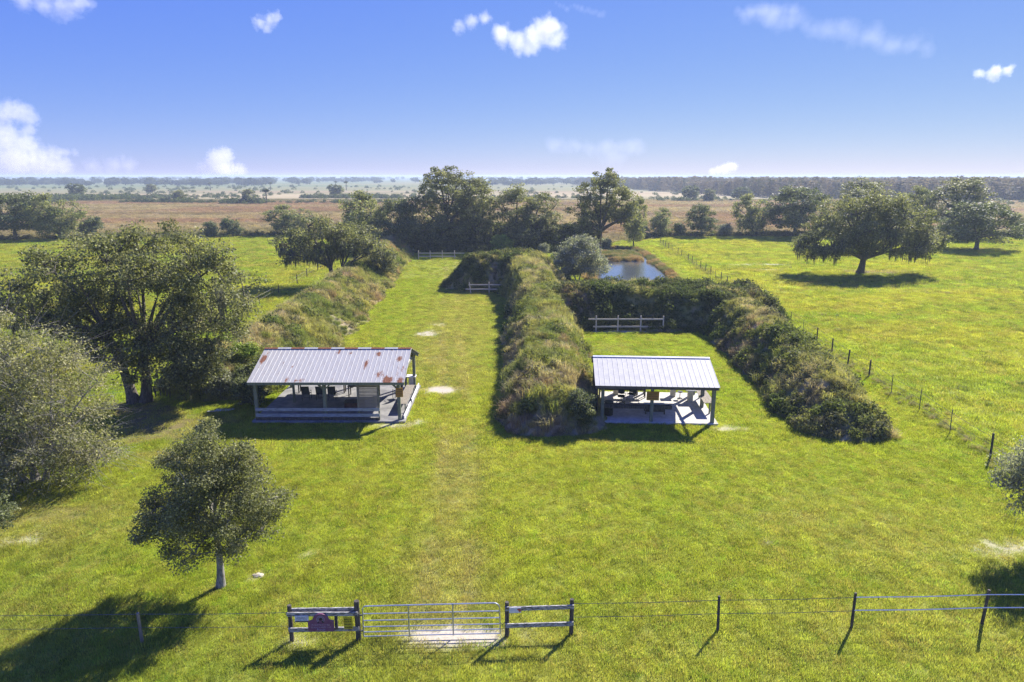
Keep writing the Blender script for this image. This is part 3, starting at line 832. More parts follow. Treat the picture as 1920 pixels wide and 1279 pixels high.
NT_TRIS = [0]
def plant(name, cat, label, loc, meshes, rz=0.0, scale=(1, 1, 1), group=None, bark='bark', leafmat='leaf', z=0.0):
    e = empty(name, (loc[0], loc[1], z), rz, label, cat, group)
    e.scale = scale
    tr, cr, ms = meshes
    link('trunk' if cat == 'tree' else 'stem', tr, M[bark], e)
    link('crown' if cat == 'tree' else 'foliage', cr, M[leafmat], e)
    if ms: link('moss', ms, M['leaf_soft'], e)['kind'] = 'stuff'
    return e

# small round oak by the gate
m = tree_meshes(11, [(0, 0, 3.2, 2.55, 2.5, 1.75), (0.15, 0, 4.6, 1.85, 1.8, 1.5), (0.25, 0, 5.6, 1.25, 1.25, 1.1), (1.55, .2, 3.3, 1.4, 1.3, .95), (-1.2, 0, 3.0, 1.4, 1.4, 1.0), (-.75, .4, 4.5, 1.2, 1.2, 1.1), (.9, -.3, 4.4, 1.1, 1.1, 1.1)],
                [(0, 0, 0.15, 0.0, 0.05, 2.5)], 240, 400, 0.50, 0.074, OAK, 14, 0.018, 0.25, 1.75, slim=.36)
plant('oak_tree', 'tree', 'small round oak standing alone on the lawn left of the gate', (-11.18, 23.22), m, bark='bark_pale')
# big twin-trunked oak left of the pavilion
m = tree_meshes(12, [(-5.4, 0, 7.4, 3.6, 4.0, 2.2), (-2.4, 1, 9.3, 3.6, 4, 2.2), (2.0, .5, 10.0, 3.8, 4.2, 2.2), (5.8, 0, 8.0, 3.0, 3.8, 3.0), (5.0, 0, 5.2, 2.9, 3.2, 2.4), (2.0, 0, 6.4, 3.2, 3.6, 2.6), (-2.8, 0, 5.8, 2.4, 3.0, 1.6), (0.4, 0, 11.0, 2.4, 2.6, 1.2), (3.6, -.6, 3.0, 2.6, 2.4, 1.8), (.2, .6, 4.6, 1.6, 2.0, 1.8), (-1.4, -.5, 3.6, 1.5, 1.5, 1.5), (4.9, -.4, 2.8, 1.9, 2.0, 1.5), (.5, -.4, 2.4, .9, .9, 1.1)],
                [(-0.25, 0, 0.36, -1.5, 0.2, 4.6), (0.45, 0.2, 0.38, 0.7, 0.3, 3.6)], 360, 380, 1.0, 0.145, OAK, 22, 0.035, 0.30, 1.0, moss=60, sparse=.40)
plant('oak_tree', 'tree', 'big twin-trunked oak with open limbs beside the rusty-roofed pavilion', (-26.0, 45.1), m)
# willow at the left edge
m = tree_meshes(13, [(-.9, 0, 5.6, 3.3, 3.4, 3.3), (1.5, -.2, 3.9, 3.2, 3.0, 2.9), (2.7, -.2, 2.2, 1.9, 2.2, 1.9), (-2.2, 0, 3.4, 3.2, 3.0, 2.9), (-.5, 0, 7.4, 2.3, 2.3, 1.6), (.3, -1.2, 1.7, 3.6, 2.4, 1.7), (-1.6, -1.0, 1.6, 2.6, 2.2, 1.5), (1.2, .3, 6.0, 2.2, 2.2, 1.7)],
                [(0, 0, 0.2, -.6, 0, 2.6), (.4, .1, 0.16, 1.3, -.2, 1.9), (-.4, -.1, .16, -1.8, 0, 2.0)], 620, 150, 0.74, 0.115, WILLOW, 26, 0.013, 0.30, 0.3, sparse=.30, twigs=2600, slim=.30)
plant('willow_tree', 'tree', 'pale half-bare willow with silvery twigs at the left edge', (-24.6, 32.6), m, bark='bark_pale', leafmat='leaf_soft')
m = tree_meshes(14, [(0, 0, 1.2, 1.1, 1.1, 1.1)], [(0, 0, 0.06, 0, 0, .5)], 60, 90, 0.4, 0.085, OAK_DEEP, 6, 0.01, 0.3, 0.2)
plant('bush', 'shrub', 'dark bush on the sandy patch at the lower left edge', (-22.5, 26.6), m)
# silvery tree cut by the right edge
m = tree_meshes(15, [(0, 0, 2.35, 2.0, 2.0, 1.15), (-.8, 0, 1.9, 1.3, 1.4, .8), (.8, .2, 2.4, 1.4, 1.5, 1.0)], [(0, 0, 0.10, 0, 0, 1.0)], 190, 150, 0.45, 0.08, SILVER, 10, 0.014, 0.3, 0.7, twigs=60, slim=.3)
plant('olive_tree', 'tree', 'small silvery-leaved tree cut by the right edge', (22.5, 26.1), m, 0.0, (1.12, 1.12, 1.5), bark='bark_pale')
# oak on the left berm
m = tree_meshes(16, [(-5.2, 0, 5.6, 3.2, 3.4, 2.2), (-1.5, .5, 7.6, 3.8, 4, 2.4), (2.4, 0, 7.2, 3.4, 3.6, 2.0), (4.8, 0, 5.8, 2.3, 2.6, 1.7), (-2, 0, 5.0, 3.6, 3.4, 1.8)], [(0, 0, 0.45, -.6, 0, 2.6), (.5, .2, .35, 1.2, .1, 2.6)], 170, 155, 1.15, 0.23, OAK, 14, 0.05, 0.4, 2.6, moss=170, sparse=.4)
plant('oak_tree', 'tree', 'mossy spreading oak growing on the left earth berm', (-25.4, 97.4), m)
m = tree_meshes(17, [(0, 0, 3.2, 1.9, 1.9, 2.2), (.2, 0, 1.9, 1.6, 1.6, 1.4)], [(0, 0, 0.12, 0, 0, 1.2)], 90, 110, 0.6, 0.18, OAK, 6, 0.025, 0.3, 0.5)
plant('young_tree', 'tree', 'young tree on the range side of the left berm', (-18.9, 100.6), m, z=0.6)
# wide spreading pasture oak
m = tree_meshes(18, [(-6.2, 0, 5.6, 4.4, 5.0, 2.9), (-1.5, 1, 9.2, 6.2, 5.5, 3.2), (4.5, 0, 8.4, 5.6, 5.4, 3.2), (8.6, 0, 5.4, 3.8, 4.4, 2.5), (0, -3, 6.6, 6.4, 3.6, 2.9), (2, 0, 10.6, 4.4, 4.2, 2.2), (-8.2, 0, 4.4, 2.2, 3.2, 1.9), (5, -3, 5.2, 4.4, 3.0, 2.0), (-3.5, -3.5, 5.0, 3.6, 2.6, 1.9), (-5.0, -2.4, 4.2, 3.2, 2.6, 1.6), (2, -4.2, 4.6, 3.4, 2.4, 1.6), (8.2, -2, 4.4, 3.0, 2.6, 1.7), (9.8, .4, 4.6, 2.4, 2.6, 1.9)],
                [(0, 0, 0.62, .3, 0, 2.6)], 420, 170, 1.2, 0.24, OAK, 18, 0.06, 0.45, 2.0, moss=260, sparse=.25)
plant('oak_tree', 'tree', 'wide spreading live oak standing alone in the right pasture', (56.1, 109.6), m)
# silvery shrub by the pond
m = tree_meshes(19, [(0, 0, 3.4, 3.9, 3.6, 2.7), (.2, 0, 5.2, 2.3, 2.4, 1.7), (-2, 0, 2.2, 2.4, 2.4, 1.7), (2.2, 0, 2.4, 2.4, 2.4, 1.8)], [(0, 0, 0.12, .4, 0, 1.5), (-.3, .1, .12, -1, 0, 1.4)], 260, 110, 0.75, 0.19, SILVER, 14, 0.03, 0.35, 0.6, twigs=120)
plant('willow_shrub', 'shrub', 'round silvery willow shrub beside the pond', (10.0, 101.8), m, leafmat='leaf_soft', bark='bark_pale')

# tall and round oaks of the back line and hedge: three crown forms shared between copies
tall_a = tree_meshes(21, [(0, 0, 10.5, 5.0, 5, 5.0), (-2.8, 0, 7.5, 3.6, 4, 4.0), (3.0, 0, 8.5, 3.4, 4, 4.2), (.5, 0, 14.2, 2.8, 3, 2.4), (-1.5, 0, 4.0, 4, 4, 2.4), (2, 0, 4.2, 3.6, 4, 2.6)], [(0, 0, .5, 0.2, 0, 4.0)], 200, 165, 1.2, 0.27, OAK, 15, 0.06, 0.4, 1.2, sparse=.3)
tall_b = tree_meshes(22, [(-2, 0, 9.0, 4.2, 4.4, 4.6), (2.6, 0, 10.2, 4.0, 4.4, 4.6), (0, 0, 5.0, 5.0, 4.6, 3.0), (-3.4, 0, 12.2, 2.4, 2.6, 2.2), (2.4, 0, 14.0, 2.2, 2.4, 2.0)], [(0, 0, .45, -1.0, 0, 3.6), (.6, .2, .4, 1.6, 0, 3.8)], 200, 165, 1.2, 0.27, OAK, 15, 0.06, 0.4, 1.0, moss=120, sparse=.35)
tall_c = tree_meshes(26, [(0, 0, 11.0, 5.0, 5, 4.8), (-3.0, 0, 7.5, 3.6, 4, 4.0), (3.4, 0, 9.6, 3.4, 4, 3.6), (.5, 0, 14.4, 2.8, 3, 2.4), (-3.2, 0, 4.4, 2.8, 3, 3.0), (5.0, 0, 7.8, 2.4, 3, 2.2)], [(-.6, 0, .5, -.2, 0, 5.0)], 210, 165, 1.15, 0.27, OAK, 15, 0.06, 0.4, 1.0, moss=60, sparse=.3)
round_a = tree_meshes(23, [(0, 0, 6.2, 5.4, 5.2, 3.8), (-3, 0, 4.4, 3.2, 3.6, 3.0), (3.2, 0, 4.8, 3.2, 3.6, 3.0), (.6, 0, 8.8, 3.0, 3.2, 2.0)], [(0, 0, .35, 0, 0, 2.6)], 170, 145, 1.15, 0.27, OAK_DEEP, 12, 0.05, 0.45, 0.8, sparse=.2)
round_b = tree_meshes(24, [(-1.6, 0, 5.4, 3.4, 3.6, 3.4), (2.2, 0, 6.0, 3.2, 3.6, 3.6), (0, 0, 3.0, 3.8, 3.8, 2.4), (1.6, 0, 8.6, 1.8, 2.0, 1.4)], [(0, 0, .28, 0, 0, 2.0)], 150, 140, 1.1, 0.27, OLIVE, 12, 0.05, 0.4, 0.6, sparse=.35)
BL = 'oaks of the far backstop line'
for (x, y, msh, rz, sx, sz, lab) in [
    (-14.4, 145.5, tall_a, 0.3, 1.18, 1.06, 'tallest oak of the far backstop line, left of its close partner'),
    (-7.6, 146.5, tall_b, 1.9, 1.02, 1.0, 'tall oak of the far backstop line, right of the tallest one'),
    (3.0, 145.5, tall_b, 3.7, 1.22, 0.86, 'broad oak of the backstop line directly above the shaded mound'),
    (17.8, 136.5, tall_c, 0.0, 1.06, 1.0, 'tall full oak beside the upper pond'),
    (27.2, 153.5, round_b, 0.8, 0.60, 1.10, 'smaller tree close behind the tall oak by the pond'),
    (-31.6, 146.5, round_b, 2.0, 1.25, 1.22, 'olive-green round tree behind the left berm oak'),
    (-23.6, 141.5, round_a, 0.5, 0.92, 1.06, 'dark round tree at the far end of the left berm'),
    (-58.3, 183.0, round_b, 2.9, 1.35, 0.80, 'low leaning dark tree at the corner of the left pasture')]:
    plant('oak_tree', 'tree', lab, (x, y), msh, rz, (sx, sx, sz), BL)
HL = 'trees along the far pasture hedge'
for (x, y, msh, rz, sx, sz, lab) in [
    (38.2, 178, round_b, 1.0, 0.68, 0.74, 'first small tree of the right hedge, nearest the end of the wire fence'),
    (48.9, 178, round_a, 2.0, 0.74, 0.80, 'dark bushy tree of the right hedge before the gap'),
    (62.6, 179.5, round_b, 2.6, 1.0, 1.08, 'light olive tree of the right hedge with a clear trunk'),
    (73.4, 179, round_a, 4.0, 1.55, 1.22, 'wide dark tree just left of the spreading pasture oak'),
    (90.4, 178, tall_b, 1.2, 1.55, 0.93, 'broad hedge oak rising behind the spreading pasture oak'),
    (101.8, 178, round_b, 0.2, 1.1, 1.28, 'hedge tree showing right of the spreading pasture oak'),
    (114.5, 178.5, tall_a, 5.0, 1.66, 0.92, 'big domed hedge oak behind the lone pasture tree'),
    (99.2, 146.5, round_a, 3.3, 1.42, 0.96, 'lone round oak in the far right pasture'),
    (131.5, 178, round_b, 3.0, 0.62, 0.58, 'small hedge tree at the right edge'),
    (-121.5, 168.5, round_a, 1.1, 1.45, 1.10, 'dark spreading oak at the left edge of the pasture'),
    (-111.0, 169, round_b, 3.6, 1.20, 1.12, 'olive oak beside the dark one at the left edge')]:
    plant('oak_tree', 'tree', lab, (x, y), msh, rz, (sx, sx, sz), HL)
# bushes
bush_a = tree_meshes(31, [(0, 0, 1.3, 1.5, 1.5, 1.2), (.7, 0, 1.9, .9, .9, .8), (-.7, .2, 1.0, 1, 1, .8)], [(0, 0, .07, 0, 0, .6)], 80, 80, 0.5, 0.17, OAK_DEEP, 6, 0.015, 0.3, 0.2)
bush_b = tree_meshes(32, [(0, 0, 1.0, 1.5, 1.4, .9), (-.8, 0, 1.5, .8, .8, .6), (.9, .1, 1.2, .9, .9, .7)], [(0, 0, .06, 0, 0, .5)], 80, 80, 0.5, 0.15, BRIGHT, 6, 0.012, 0.3, 0.2)
bush_c = tree_meshes(33, [(0, 0, 1.1, 1.4, 1.4, 1.0), (.5, 0, 1.7, .9, .9, .7)], [(0, 0, .06, 0, 0, .5)], 80, 80, 0.5, 0.16, SILVER, 6, 0.012, 0.3, 0.2)
for (x, y, z, msh, rz, s, lab) in [
    (-22.6, 46.4, .8, bush_a, 0, 1.15, 'dark shaded bush under the twin-trunked oak'),
    (-20.6, 46.0, .3, bush_c, 1, 0.75, 'pale grey-leaved bush between oak and rusty-roofed pavilion'),
    (-18.9, 46.6, .3, bush_a, 2, .65, 'dark bush at the left corner of the rusty-roofed pavilion'),
    (-20.2, 49.5, 1.9, bush_b, 0.5, .62, 'bright green bush on the berm end by the rusty-roofed pavilion'),
    (-18.0, 49.8, 1.0, bush_b, 2.5, .62, 'yellow-green bush close behind the rusty-roofed pavilion'),
    (-22.3, 51.5, 2.2, bush_b, 4.5, .6, 'green bush on the berm crest under the oak limbs'),
    (-17.9, 44.6, 0, bush_a, 3.3, .72, 'dark low bush added for shade against the left end of the rusty-roofed pavilion'),  # added dark bush, stands in for the shaded bank beside the pavilion
    (-18.2, 47.6, .3, bush_a, 1.2, .85, 'dark bush added for shade behind the left rear post of the rusty-roofed pavilion'),  # second bush added to darken the same shaded bank
    (-108.4, 177, 0, bush_a, 1, 1.9, 'dark bush in the left hedge right of the olive oak'),
    (-72.6, 179, 0, bush_a, 3, 1.75, 'rounded dark bush of the left hedge, right one of a pair'),
    (-77.8, 178, 0, bush_a, 5, 1.45, 'rounded dark bush of the left hedge, left one of a pair'),
    (4.3, 39.8, .8, bush_a, 2, .62, 'dark bush at the near end of the centre berm'),
    (20.2, 147, 0, bush_c, 2, 1.0, 'pale yellow bush beside the upper pool'),
    (-2.2, 140.5, 0, bush_b, 2, 1.7, 'sunlit green bush in the dark undergrowth of the backstop'),
    (6.5, 138.5, 0, bush_c, 2, .9, 'small pale bush below the backstop oaks'),
    (43.5, 179, 0, bush_a, 4, 1.3, 'low dark bush between the first two trees of the right hedge'),
    (55.5, 179.5, 0, bush_c, 1, 1.4, 'pale bush in the right hedge left of the light olive tree'),
    (82.5, 179, 0, bush_a, 2, 2.2, 'big dark bush in the hedge left of the spreading oak'),
    (33.2, 177.5, 0, bush_c, 3, 1.5, 'pale bush where the right hedge meets the wire fence'),
    (26.3, 29.7, 0, bush_c, 2, .45, 'small pale bush at the foot of the near fence post')]:
    plant('bush', 'shrub', lab, (x, y), msh, rz, (s, s, s), 'bushes of the range', z=z, leafmat='leaf_soft' if msh is not bush_a else 'leaf')

# undergrowth (nobody could count it): leaf clumps along the hedge and under the back oaks
ug = lib('undergrowth_clump', M['weed'], [leaf_dome(170, 1.0, 1.3, 0.30, 500 + i) for i in range(4)])
r = np.random.default_rng(501)
n = 1500; X = r.uniform(-24, 15, n); Y = 145.5 + r.normal(0, 2.2, n) ; k = ~((X > 19) & (X < 27))
h = berm_h(X, Y, 'far')
scatter('undergrowth', 'dark undergrowth on the far backstop below the oaks', ug, np.stack([X, Y, h - .1], -1), r.uniform(.6, 1.5, n), lerp3((0.035, 0.05, 0.02), (0.085, 0.095, 0.04), r.uniform(0, 1, n)), 502, .3)
n = 2600
X = np.concatenate([r.uniform(30, 145, 1500), r.uniform(-150, -26, 1100)]); Y = np.interp(X, EDGE_X, EDGE_Y) + np.where(X > 0, 0, 0.5) + r.normal(0, 1.3, n)
ok = r.uniform(0, 1, n) < 0.25 + 0.9 * sstep(0.42, 0.6, fbm(X, Y * 0, 9, 2, 503))
X, Y = X[ok], Y[ok]; n = len(X)
T = lerp3((0.055, 0.065, 0.028), (0.20, 0.17, 0.085), r.uniform(0, 1, n) ** 1.5)
scatter('hedge_undergrowth', 'low scrub and tall weeds along the pasture boundary', ug, np.stack([X, Y, 0 * X], -1), np.stack([r.uniform(.7, 1.5, n)] * 2 + [r.uniform(.5, 1.25, n)], -1), T, 504, .2)
# ------------------------------------------------------------------ prairie trees, palms, far woods
def palm_mesh(seed):
    r = np.random.default_rng(seed); V, F = [], []
    tube_np(V, F, [(0, 0, -.1), (.1, 0, 3), (.05, .05, 5.6)], [.24, .19, .17], 7)
    tr = mesh_np('trunk', np.array(V), F)
    LV, LF, LT = [], [], []
    for i in range(60):
        d = r.normal(size=3); d[2] = abs(d[2]) * .9 - .35; d /= np.linalg.norm(d); c = np.array((.05, .05, 5.9))
        a = np.cross(d, (0, 0, 1.0)); a /= np.linalg.norm(a) + 1e-6
        L = r.uniform(1.1, 1.6); b = len(LV)
        tip = c + d * L - np.array((0, 0, .35 * L))
        LV += [c, c + d * L * .55 + a * .42, tip, c + d * L * .55 - a * .42]; LF.append((b, b + 1, b + 2, b + 3))
        v = r.uniform(.7, 1.3); LT += [(0.075 * v, 0.09 * v, 0.04 * v)] * 4
    return tr, mesh_np('crown', np.array(LV), LF, np.array(LT)), None
far_a = tree_meshes(41, [(0, 0, 5.6, 5.2, 5.2, 3.6), (-2.6, 0, 4.0, 3, 3, 2.6), (2.8, 0, 4.2, 3, 3, 2.6)], [(0, 0, .35, 0, 0, 2.2)], 110, 45, 1.3, 0.6, OAK_DEEP, 8, 0.09, 0.5, 0.6)
far_b = tree_meshes(42, [(0, 0, 4.6, 3.6, 3.6, 3.8), (1.5, 0, 3.0, 3, 3, 2.2)], [(0, 0, .3, 0, 0, 2)], 90, 45, 1.2, 0.6, OAK, 7, 0.08, 0.5, 0.5)
palm = palm_mesh(43)
PT = 'scattered prairie trees'
for (x, y, msh, sx, sz, lab) in [
    (-305.4, 489.8, far_a, 1.25, 1.12, 'dark domed oak far out left of the prairie'),
    (-330, 640, far_b, 1.25, .95, 'far prairie tree behind the low thicket'),
    (-196, 411, far_b, .95, .86, 'upright tree at the right end of the low thicket'),
    (-129.9, 514.5, far_a, 1.22, 1.02, 'round dark tree in the middle of the far prairie'),
    (-147.0, 389, far_b, 1.0, .95, 'bushy tree at the left of the prairie scrub line'),
    (111.9, 437.3, far_a, 1.02, 1.05, 'dark square-shaped tree before the cypress wood'),
    (121.7, 430, far_b, 1.0, .90, 'pale small tree right of the dark square-shaped one'),
    (147.1, 446.9, far_a, 1.15, .92, 'round tree against the edge of the cypress wood'),
    (-402, 470, far_b, 1.1, .8, 'scrubby tree far out at the left edge')]:
    plant('prairie_tree', 'tree', lab, (x, y), msh, x, (sx, sx, sz), PT)
for (x, y, s, lab) in [(-139.2, 394.9, 1.25, 'cabbage palm right of the bushy scrub-line tree'), (-226.7, 900, 1.35, 'lone cabbage palm on the far green marsh'),
                    (-329.4, 764.0, 1.3, 'left far cabbage palm of two near the marsh line'), (-264, 764.0, 1.3, 'right far cabbage palm of two near the marsh line'),
                    (-180, 760, 1.5, 'cabbage palm above the round dark prairie tree')]:
    plant('palm_tree', 'tree', lab, (x, y), palm, x, (s * 1.3, s * 1.3, s), 'cabbage palms of the prairie')
r = np.random.default_rng(600)
# low scrub lines on the prairie
SCR = []
def scrub(x0, x1, y, dy, n, h):
    X = r.uniform(x0, x1, n); Y = y + r.normal(0, dy, n)
    SCR.append(np.stack([X, Y, np.full(n, h) * r.uniform(.5, 1.3, n)], -1))
scrub(-420, -260, 430, 22, 420, 2.6); scrub(-360, -190, 520, 18, 220, 1.5); scrub(-320, -250, 470, 16, 160, 2.2)
scrub(-225, -188, 405, 3, 60, 2.0); scrub(-190, -60, 400, 5, 110, 1.5); scrub(-150, -80, 500, 6, 150, 1.9); scrub(-80, 60, 505, 6, 90, 1.6)
scrub(-160, -140, 388, 4, 40, 2.4); scrub(60, 160, 470, 20, 50, 1.6); scrub(90, 130, 430, 5, 26, 1.6); scrub(135, 420, 395, 12, 160, 1.6); scrub(-400, 200, 620, 50, 130, 1.6)
scrub(-700, 300, 900, 120, 220, 2.2)
Q = np.concatenate(SCR); n = len(Q)
scatter('prairie_scrub', 'low green scrub lines across the prairie', ug, np.stack([Q[:, 0], Q[:, 1], 0 * Q[:, 0]], -1), np.stack([Q[:, 2] * 1.3] * 2 + [Q[:, 2]], -1), lerp3((0.055, 0.075, 0.03), (0.12, 0.145, 0.05), r.uniform(0, 1, n)), 601, .1)
# distant tree lines
ft = bpy.data.collections.new('far_tree')
def joined(name, msh, lm):
    a, b = msh[0], msh[1]
    n1 = len(a.vertices); V = np.zeros((n1 + len(b.vertices), 3), np.float32)
    va = np.zeros(n1 * 3, np.float32); a.vertices.foreach_get('co', va); vb = np.zeros(len(b.vertices) * 3, np.float32); b.vertices.foreach_get('co', vb)
    V = np.concatenate([va.reshape(-1, 3), vb.reshape(-1, 3)])
    fa = np.zeros(len(a.loops), np.int32); a.loops.foreach_get('vertex_index', fa); fb = np.zeros(len(b.loops), np.int32); b.loops.foreach_get('vertex_index', fb)
    me = mesh_np(name, V, np.concatenate([fa.reshape(-1, 4), fb.reshape(-1, 4) + n1]))
    c = me.color_attributes.new('vary', 'FLOAT_COLOR', 'POINT'); cc = np.ones((len(V), 4), np.float32)
    cc[:n1, :3] = 0.8; cc[n1:, :3] = np.random.default_rng(5).uniform(.7, 1.3, (len(V) - n1))[:, None]
    c.data.foreach_set('color', cc.ravel()); me.materials.append(lm)
    return bpy.data.objects.new(name, me)
lowpoly = [tree_meshes(50 + i, [(0, 0, 5.6, 5.0, 5.0, 3.8), (-2.6, 0, 4.0, 3, 3, 2.8), (2.8, 0, 3.6, 3, 3, 2.4)], [(0, 0, .35, 0, 0, 2.2)], 36, 22, 1.7, 1.4, OAK_DEEP, 3, 0.1, 0.5, 0.4, nside=4) for i in range(3)]
for i, q in enumerate(lowpoly): ft.objects.link(joined('far_tree_%d' % i, q, M['weed']))
n = 2600
Y = np.exp(r.uniform(math.log(1100), math.log(6500), n)); X = r.uniform(-.85, .85, n) * Y
cl = fbm(X, Y, 260, 3, 611)
k = (cl > 0.52) & ~((X > 0.28 * Y) & (Y < 1500)) | (Y > 3600) & (cl > 0.40)
X, Y = X[k], Y[k]; n = len(X)
scatter('treeline', 'distant hammocks and tree lines on the horizon', (ft, 3), np.stack([X, Y, 0 * X], -1), np.stack([r.uniform(1.0, 2.4, n)] * 2 + [r.uniform(.65, 1.4, n)], -1), lerp3((0.05, 0.062, 0.03), (0.09, 0.10, 0.045), r.uniform(0, 1, n)), 612, .05)
# bare cypress wood on the right
bc = bpy.data.collections.new('bare_tree')
def bare_tree(seed):
    q = np.random.default_rng(seed); V, F = [], []
    H = 14
    tube_np(V, F, [(0, 0, -.2), (.1, .05, 6), (0, .1, H)], [.30, .2, .04], 5)
    for i in range(26):
        z = q.uniform(3.5, H * .95); a = q.uniform(0, 6.28); L = (H - z) * .28 + q.uniform(.6, 1.4)
        tube_np(V, F, [(0, 0, z), (math.cos(a) * L * .6, math.sin(a) * L * .6, z + .35 * L), (math.cos(a) * L, math.sin(a) * L, z + .8 * L)], [.07, .05, .02], 3)
    nb = len(V); V = list(V)
    for i in range(230):
        z = q.uniform(.8, H); a = q.uniform(0, 6.28); rr = (H - z) * .25 * math.sqrt(q.uniform()) + q.uniform(0, 1.2)
        c = np.array((math.cos(a) * rr, math.sin(a) * rr, z)); u = q.normal(size=3) * .30; w = q.normal(size=3) * .22; b = len(V)
        V += [c - u, c + w, c + u, c - w]; F.append((b, b + 1, b + 2, b + 3))
    me = mesh_np('bare_tree', np.array(V), F)
    c = me.color_attributes.new('vary', 'FLOAT_COLOR', 'POINT'); cc = np.ones((len(V), 4), np.float32); cc[:nb, :3] = 1.25; cc[nb:, :3] = q.uniform(.7, 1.2, len(V) - nb)[:, None]
    c.data.foreach_set('color', cc.ravel()); me.materials.append(M['weed'])
    return bpy.data.objects.new('bare_tree_%d' % seed, me)
for i in range(3): bc.objects.link(bare_tree(700 + i))
n = 26000
X = r.uniform(110, 1500, n); Y = 380 + 900 * r.uniform(0, 1, n) ** 1.8
edge = np.interp(X, [110, 160, 200, 330, 420, 1500], [1180, 620, 470, 430, 415, 380])
k = (Y > edge + 18 * (fbm(X, Y, 40, 2, 701) - .5)) & (X < 0.95 * Y + 40) & (r.uniform(0, 1, n) < np.where(Y < edge + 150, 1, .45))
X, Y = X[k], Y[k]; n = len(X)
T = lerp3((0.150, 0.125, 0.105), (0.215, 0.165, 0.105), r.uniform(0, 1, n)); T = lerp3(T, (0.085, 0.095, 0.055), (r.uniform(0, 1, n) < .22) * .8)
scatter('cypress_wood', 'leafless grey-brown cypress wood along the right horizon', (bc, 3), np.stack([X, Y, 0 * X], -1), np.stack([r.uniform(1.1, 1.9, n)] * 2 + [r.uniform(.66, .95, n) * (.72 + .55 * fbm(X, Y, 60, 3, 703))], -1), T, 702, .04)
# ------------------------------------------------------------------ pavilions
def roof_panel_mesh(width, L, nrib, rust_fn=None, ribh=0.014, nv=18):
    """one ribbed metal sheet: x across, y up the slope, solid thickness"""
    prof = []
    step = width / nrib
    for i in range(nrib):
        x = i * step
        prof += [(x, 0), (x + step * .86, 0), (x + step * .90, ribh), (x + step * .96, ribh)]
    prof.append((width, 0))
    n = len(prof); V, F = [], []
    for j in range(nv + 1):
        y = L * j / nv
        V += [(x, y, z) for x, z in prof]
    for j in range(nv + 1):
        y = L * j / nv
        V += [(x, y, z - 0.012) for x, z in prof]
    off = n * (nv + 1)
    for j in range(nv):
        for i in range(n - 1):
            a = j * n + i
            F.append((a, a + 1, a + n + 1, a + n)); F.append((off + a, off + a + n, off + a + n + 1, off + a + 1))
        F.append((j * n, j * n + n, off + j * n + n, off + j * n)); F.append((j * n + n - 1, off + j * n + n - 1, off + j * n + 2 * n - 1, j * n + 2 * n - 1))
    for i in range(n - 1):
        F.append((i, off + i, off + i + 1, i + 1)); a = nv * n + i; F.append((a, a + 1, off + a + 1, off + a))
    me = mesh_np('roof_panel', np.array(V), F)
    if rust_fn:
        V = np.array(V); a = me.attributes.new('rust', 'FLOAT', 'POINT')
        a.data.foreach_set('value', rust_fn(V[:, 0], V[:, 1]).astype(np.float32))
    return me

def build_roof(root, x0, x1, ye, ze, yr, zr, yb, zb, npan, ribs, mat, rust=None, ridge_mat='ridge_metal'):
    rf = MB()
    L1 = math.hypot(yr - ye, zr - ze); a1 = math.atan2(zr - ze, yr - ye)
    L2 = math.hypot(yb - yr, zr - zb); a2 = math.atan2(zr - zb, yb - yr)
    # roof deck (purlins and boarding under the sheets) is the roof part itself
    for (y0, z0, y1, z1) in ((ye + .05, ze - .06, yr, zr - .06), (yr, zr - .06, yb - .05, zb - .06)):
        a = math.atan2(z1 - z0, y1 - y0)
        for k in range(5):
            f = (k + .5) / 5
            rf.box(((x0 + x1) / 2, y0 + (y1 - y0) * f, z0 + (z1 - z0) * f), (x1 - x0 - .1, .09, .05), (a, 0, 0))
        m = 7
        for k in range(m):
            x = x0 + .15 + (x1 - x0 - .3) * k / (m - 1)
            rf.box((x, (y0 + y1) / 2, (z0 + z1) / 2 - .085), (.05, math.hypot(y1 - y0, z1 - z0) - .04, .12), (a, 0, 0))
    roof = rf.build('roof', M['wood_green'], root)
    w = (x1 - x0) / npan
    for i in range(npan):
        fn = (lambda x, y, i=i: rust(x + i * w, y)) if rust else None
        me = roof_panel_mesh(w, L1, ribs, fn); link('roof_panel', me, M[mat], roof, (x0 + i * w, ye, ze), (a1, 0, 0))
    back = None
    for i in range(npan):
        if back is None: back = roof_panel_mesh(w, L2, ribs, (lambda x, y: 0 * x + .05) if rust else None)
        link('roof_panel', back, M[mat], roof, (x0 + (i + 1) * w, yb, zb), (a2, 0, math.pi))
    for i in range(npan):
        c = MB(); xa, xb = x0 + i * w, x0 + (i + 1) * w - .004
        zt = zr + .045; d = .17
        for q in (0, 1):
            ang = a1 if q == 0 else -a2; sy = -1 if q == 0 else 1
            c.box(((xa + xb) / 2, yr + sy * d / 2 * math.cos(ang), zt - d / 2 * math.sin(abs(ang))), (xb - xa, d, .012), (ang, 0, 0))
        link('ridge_cap', c.mesh('ridge_cap'), M[ridge_mat if not (rust and i % 2 == 0) else 'rust'], roof)
    return roof

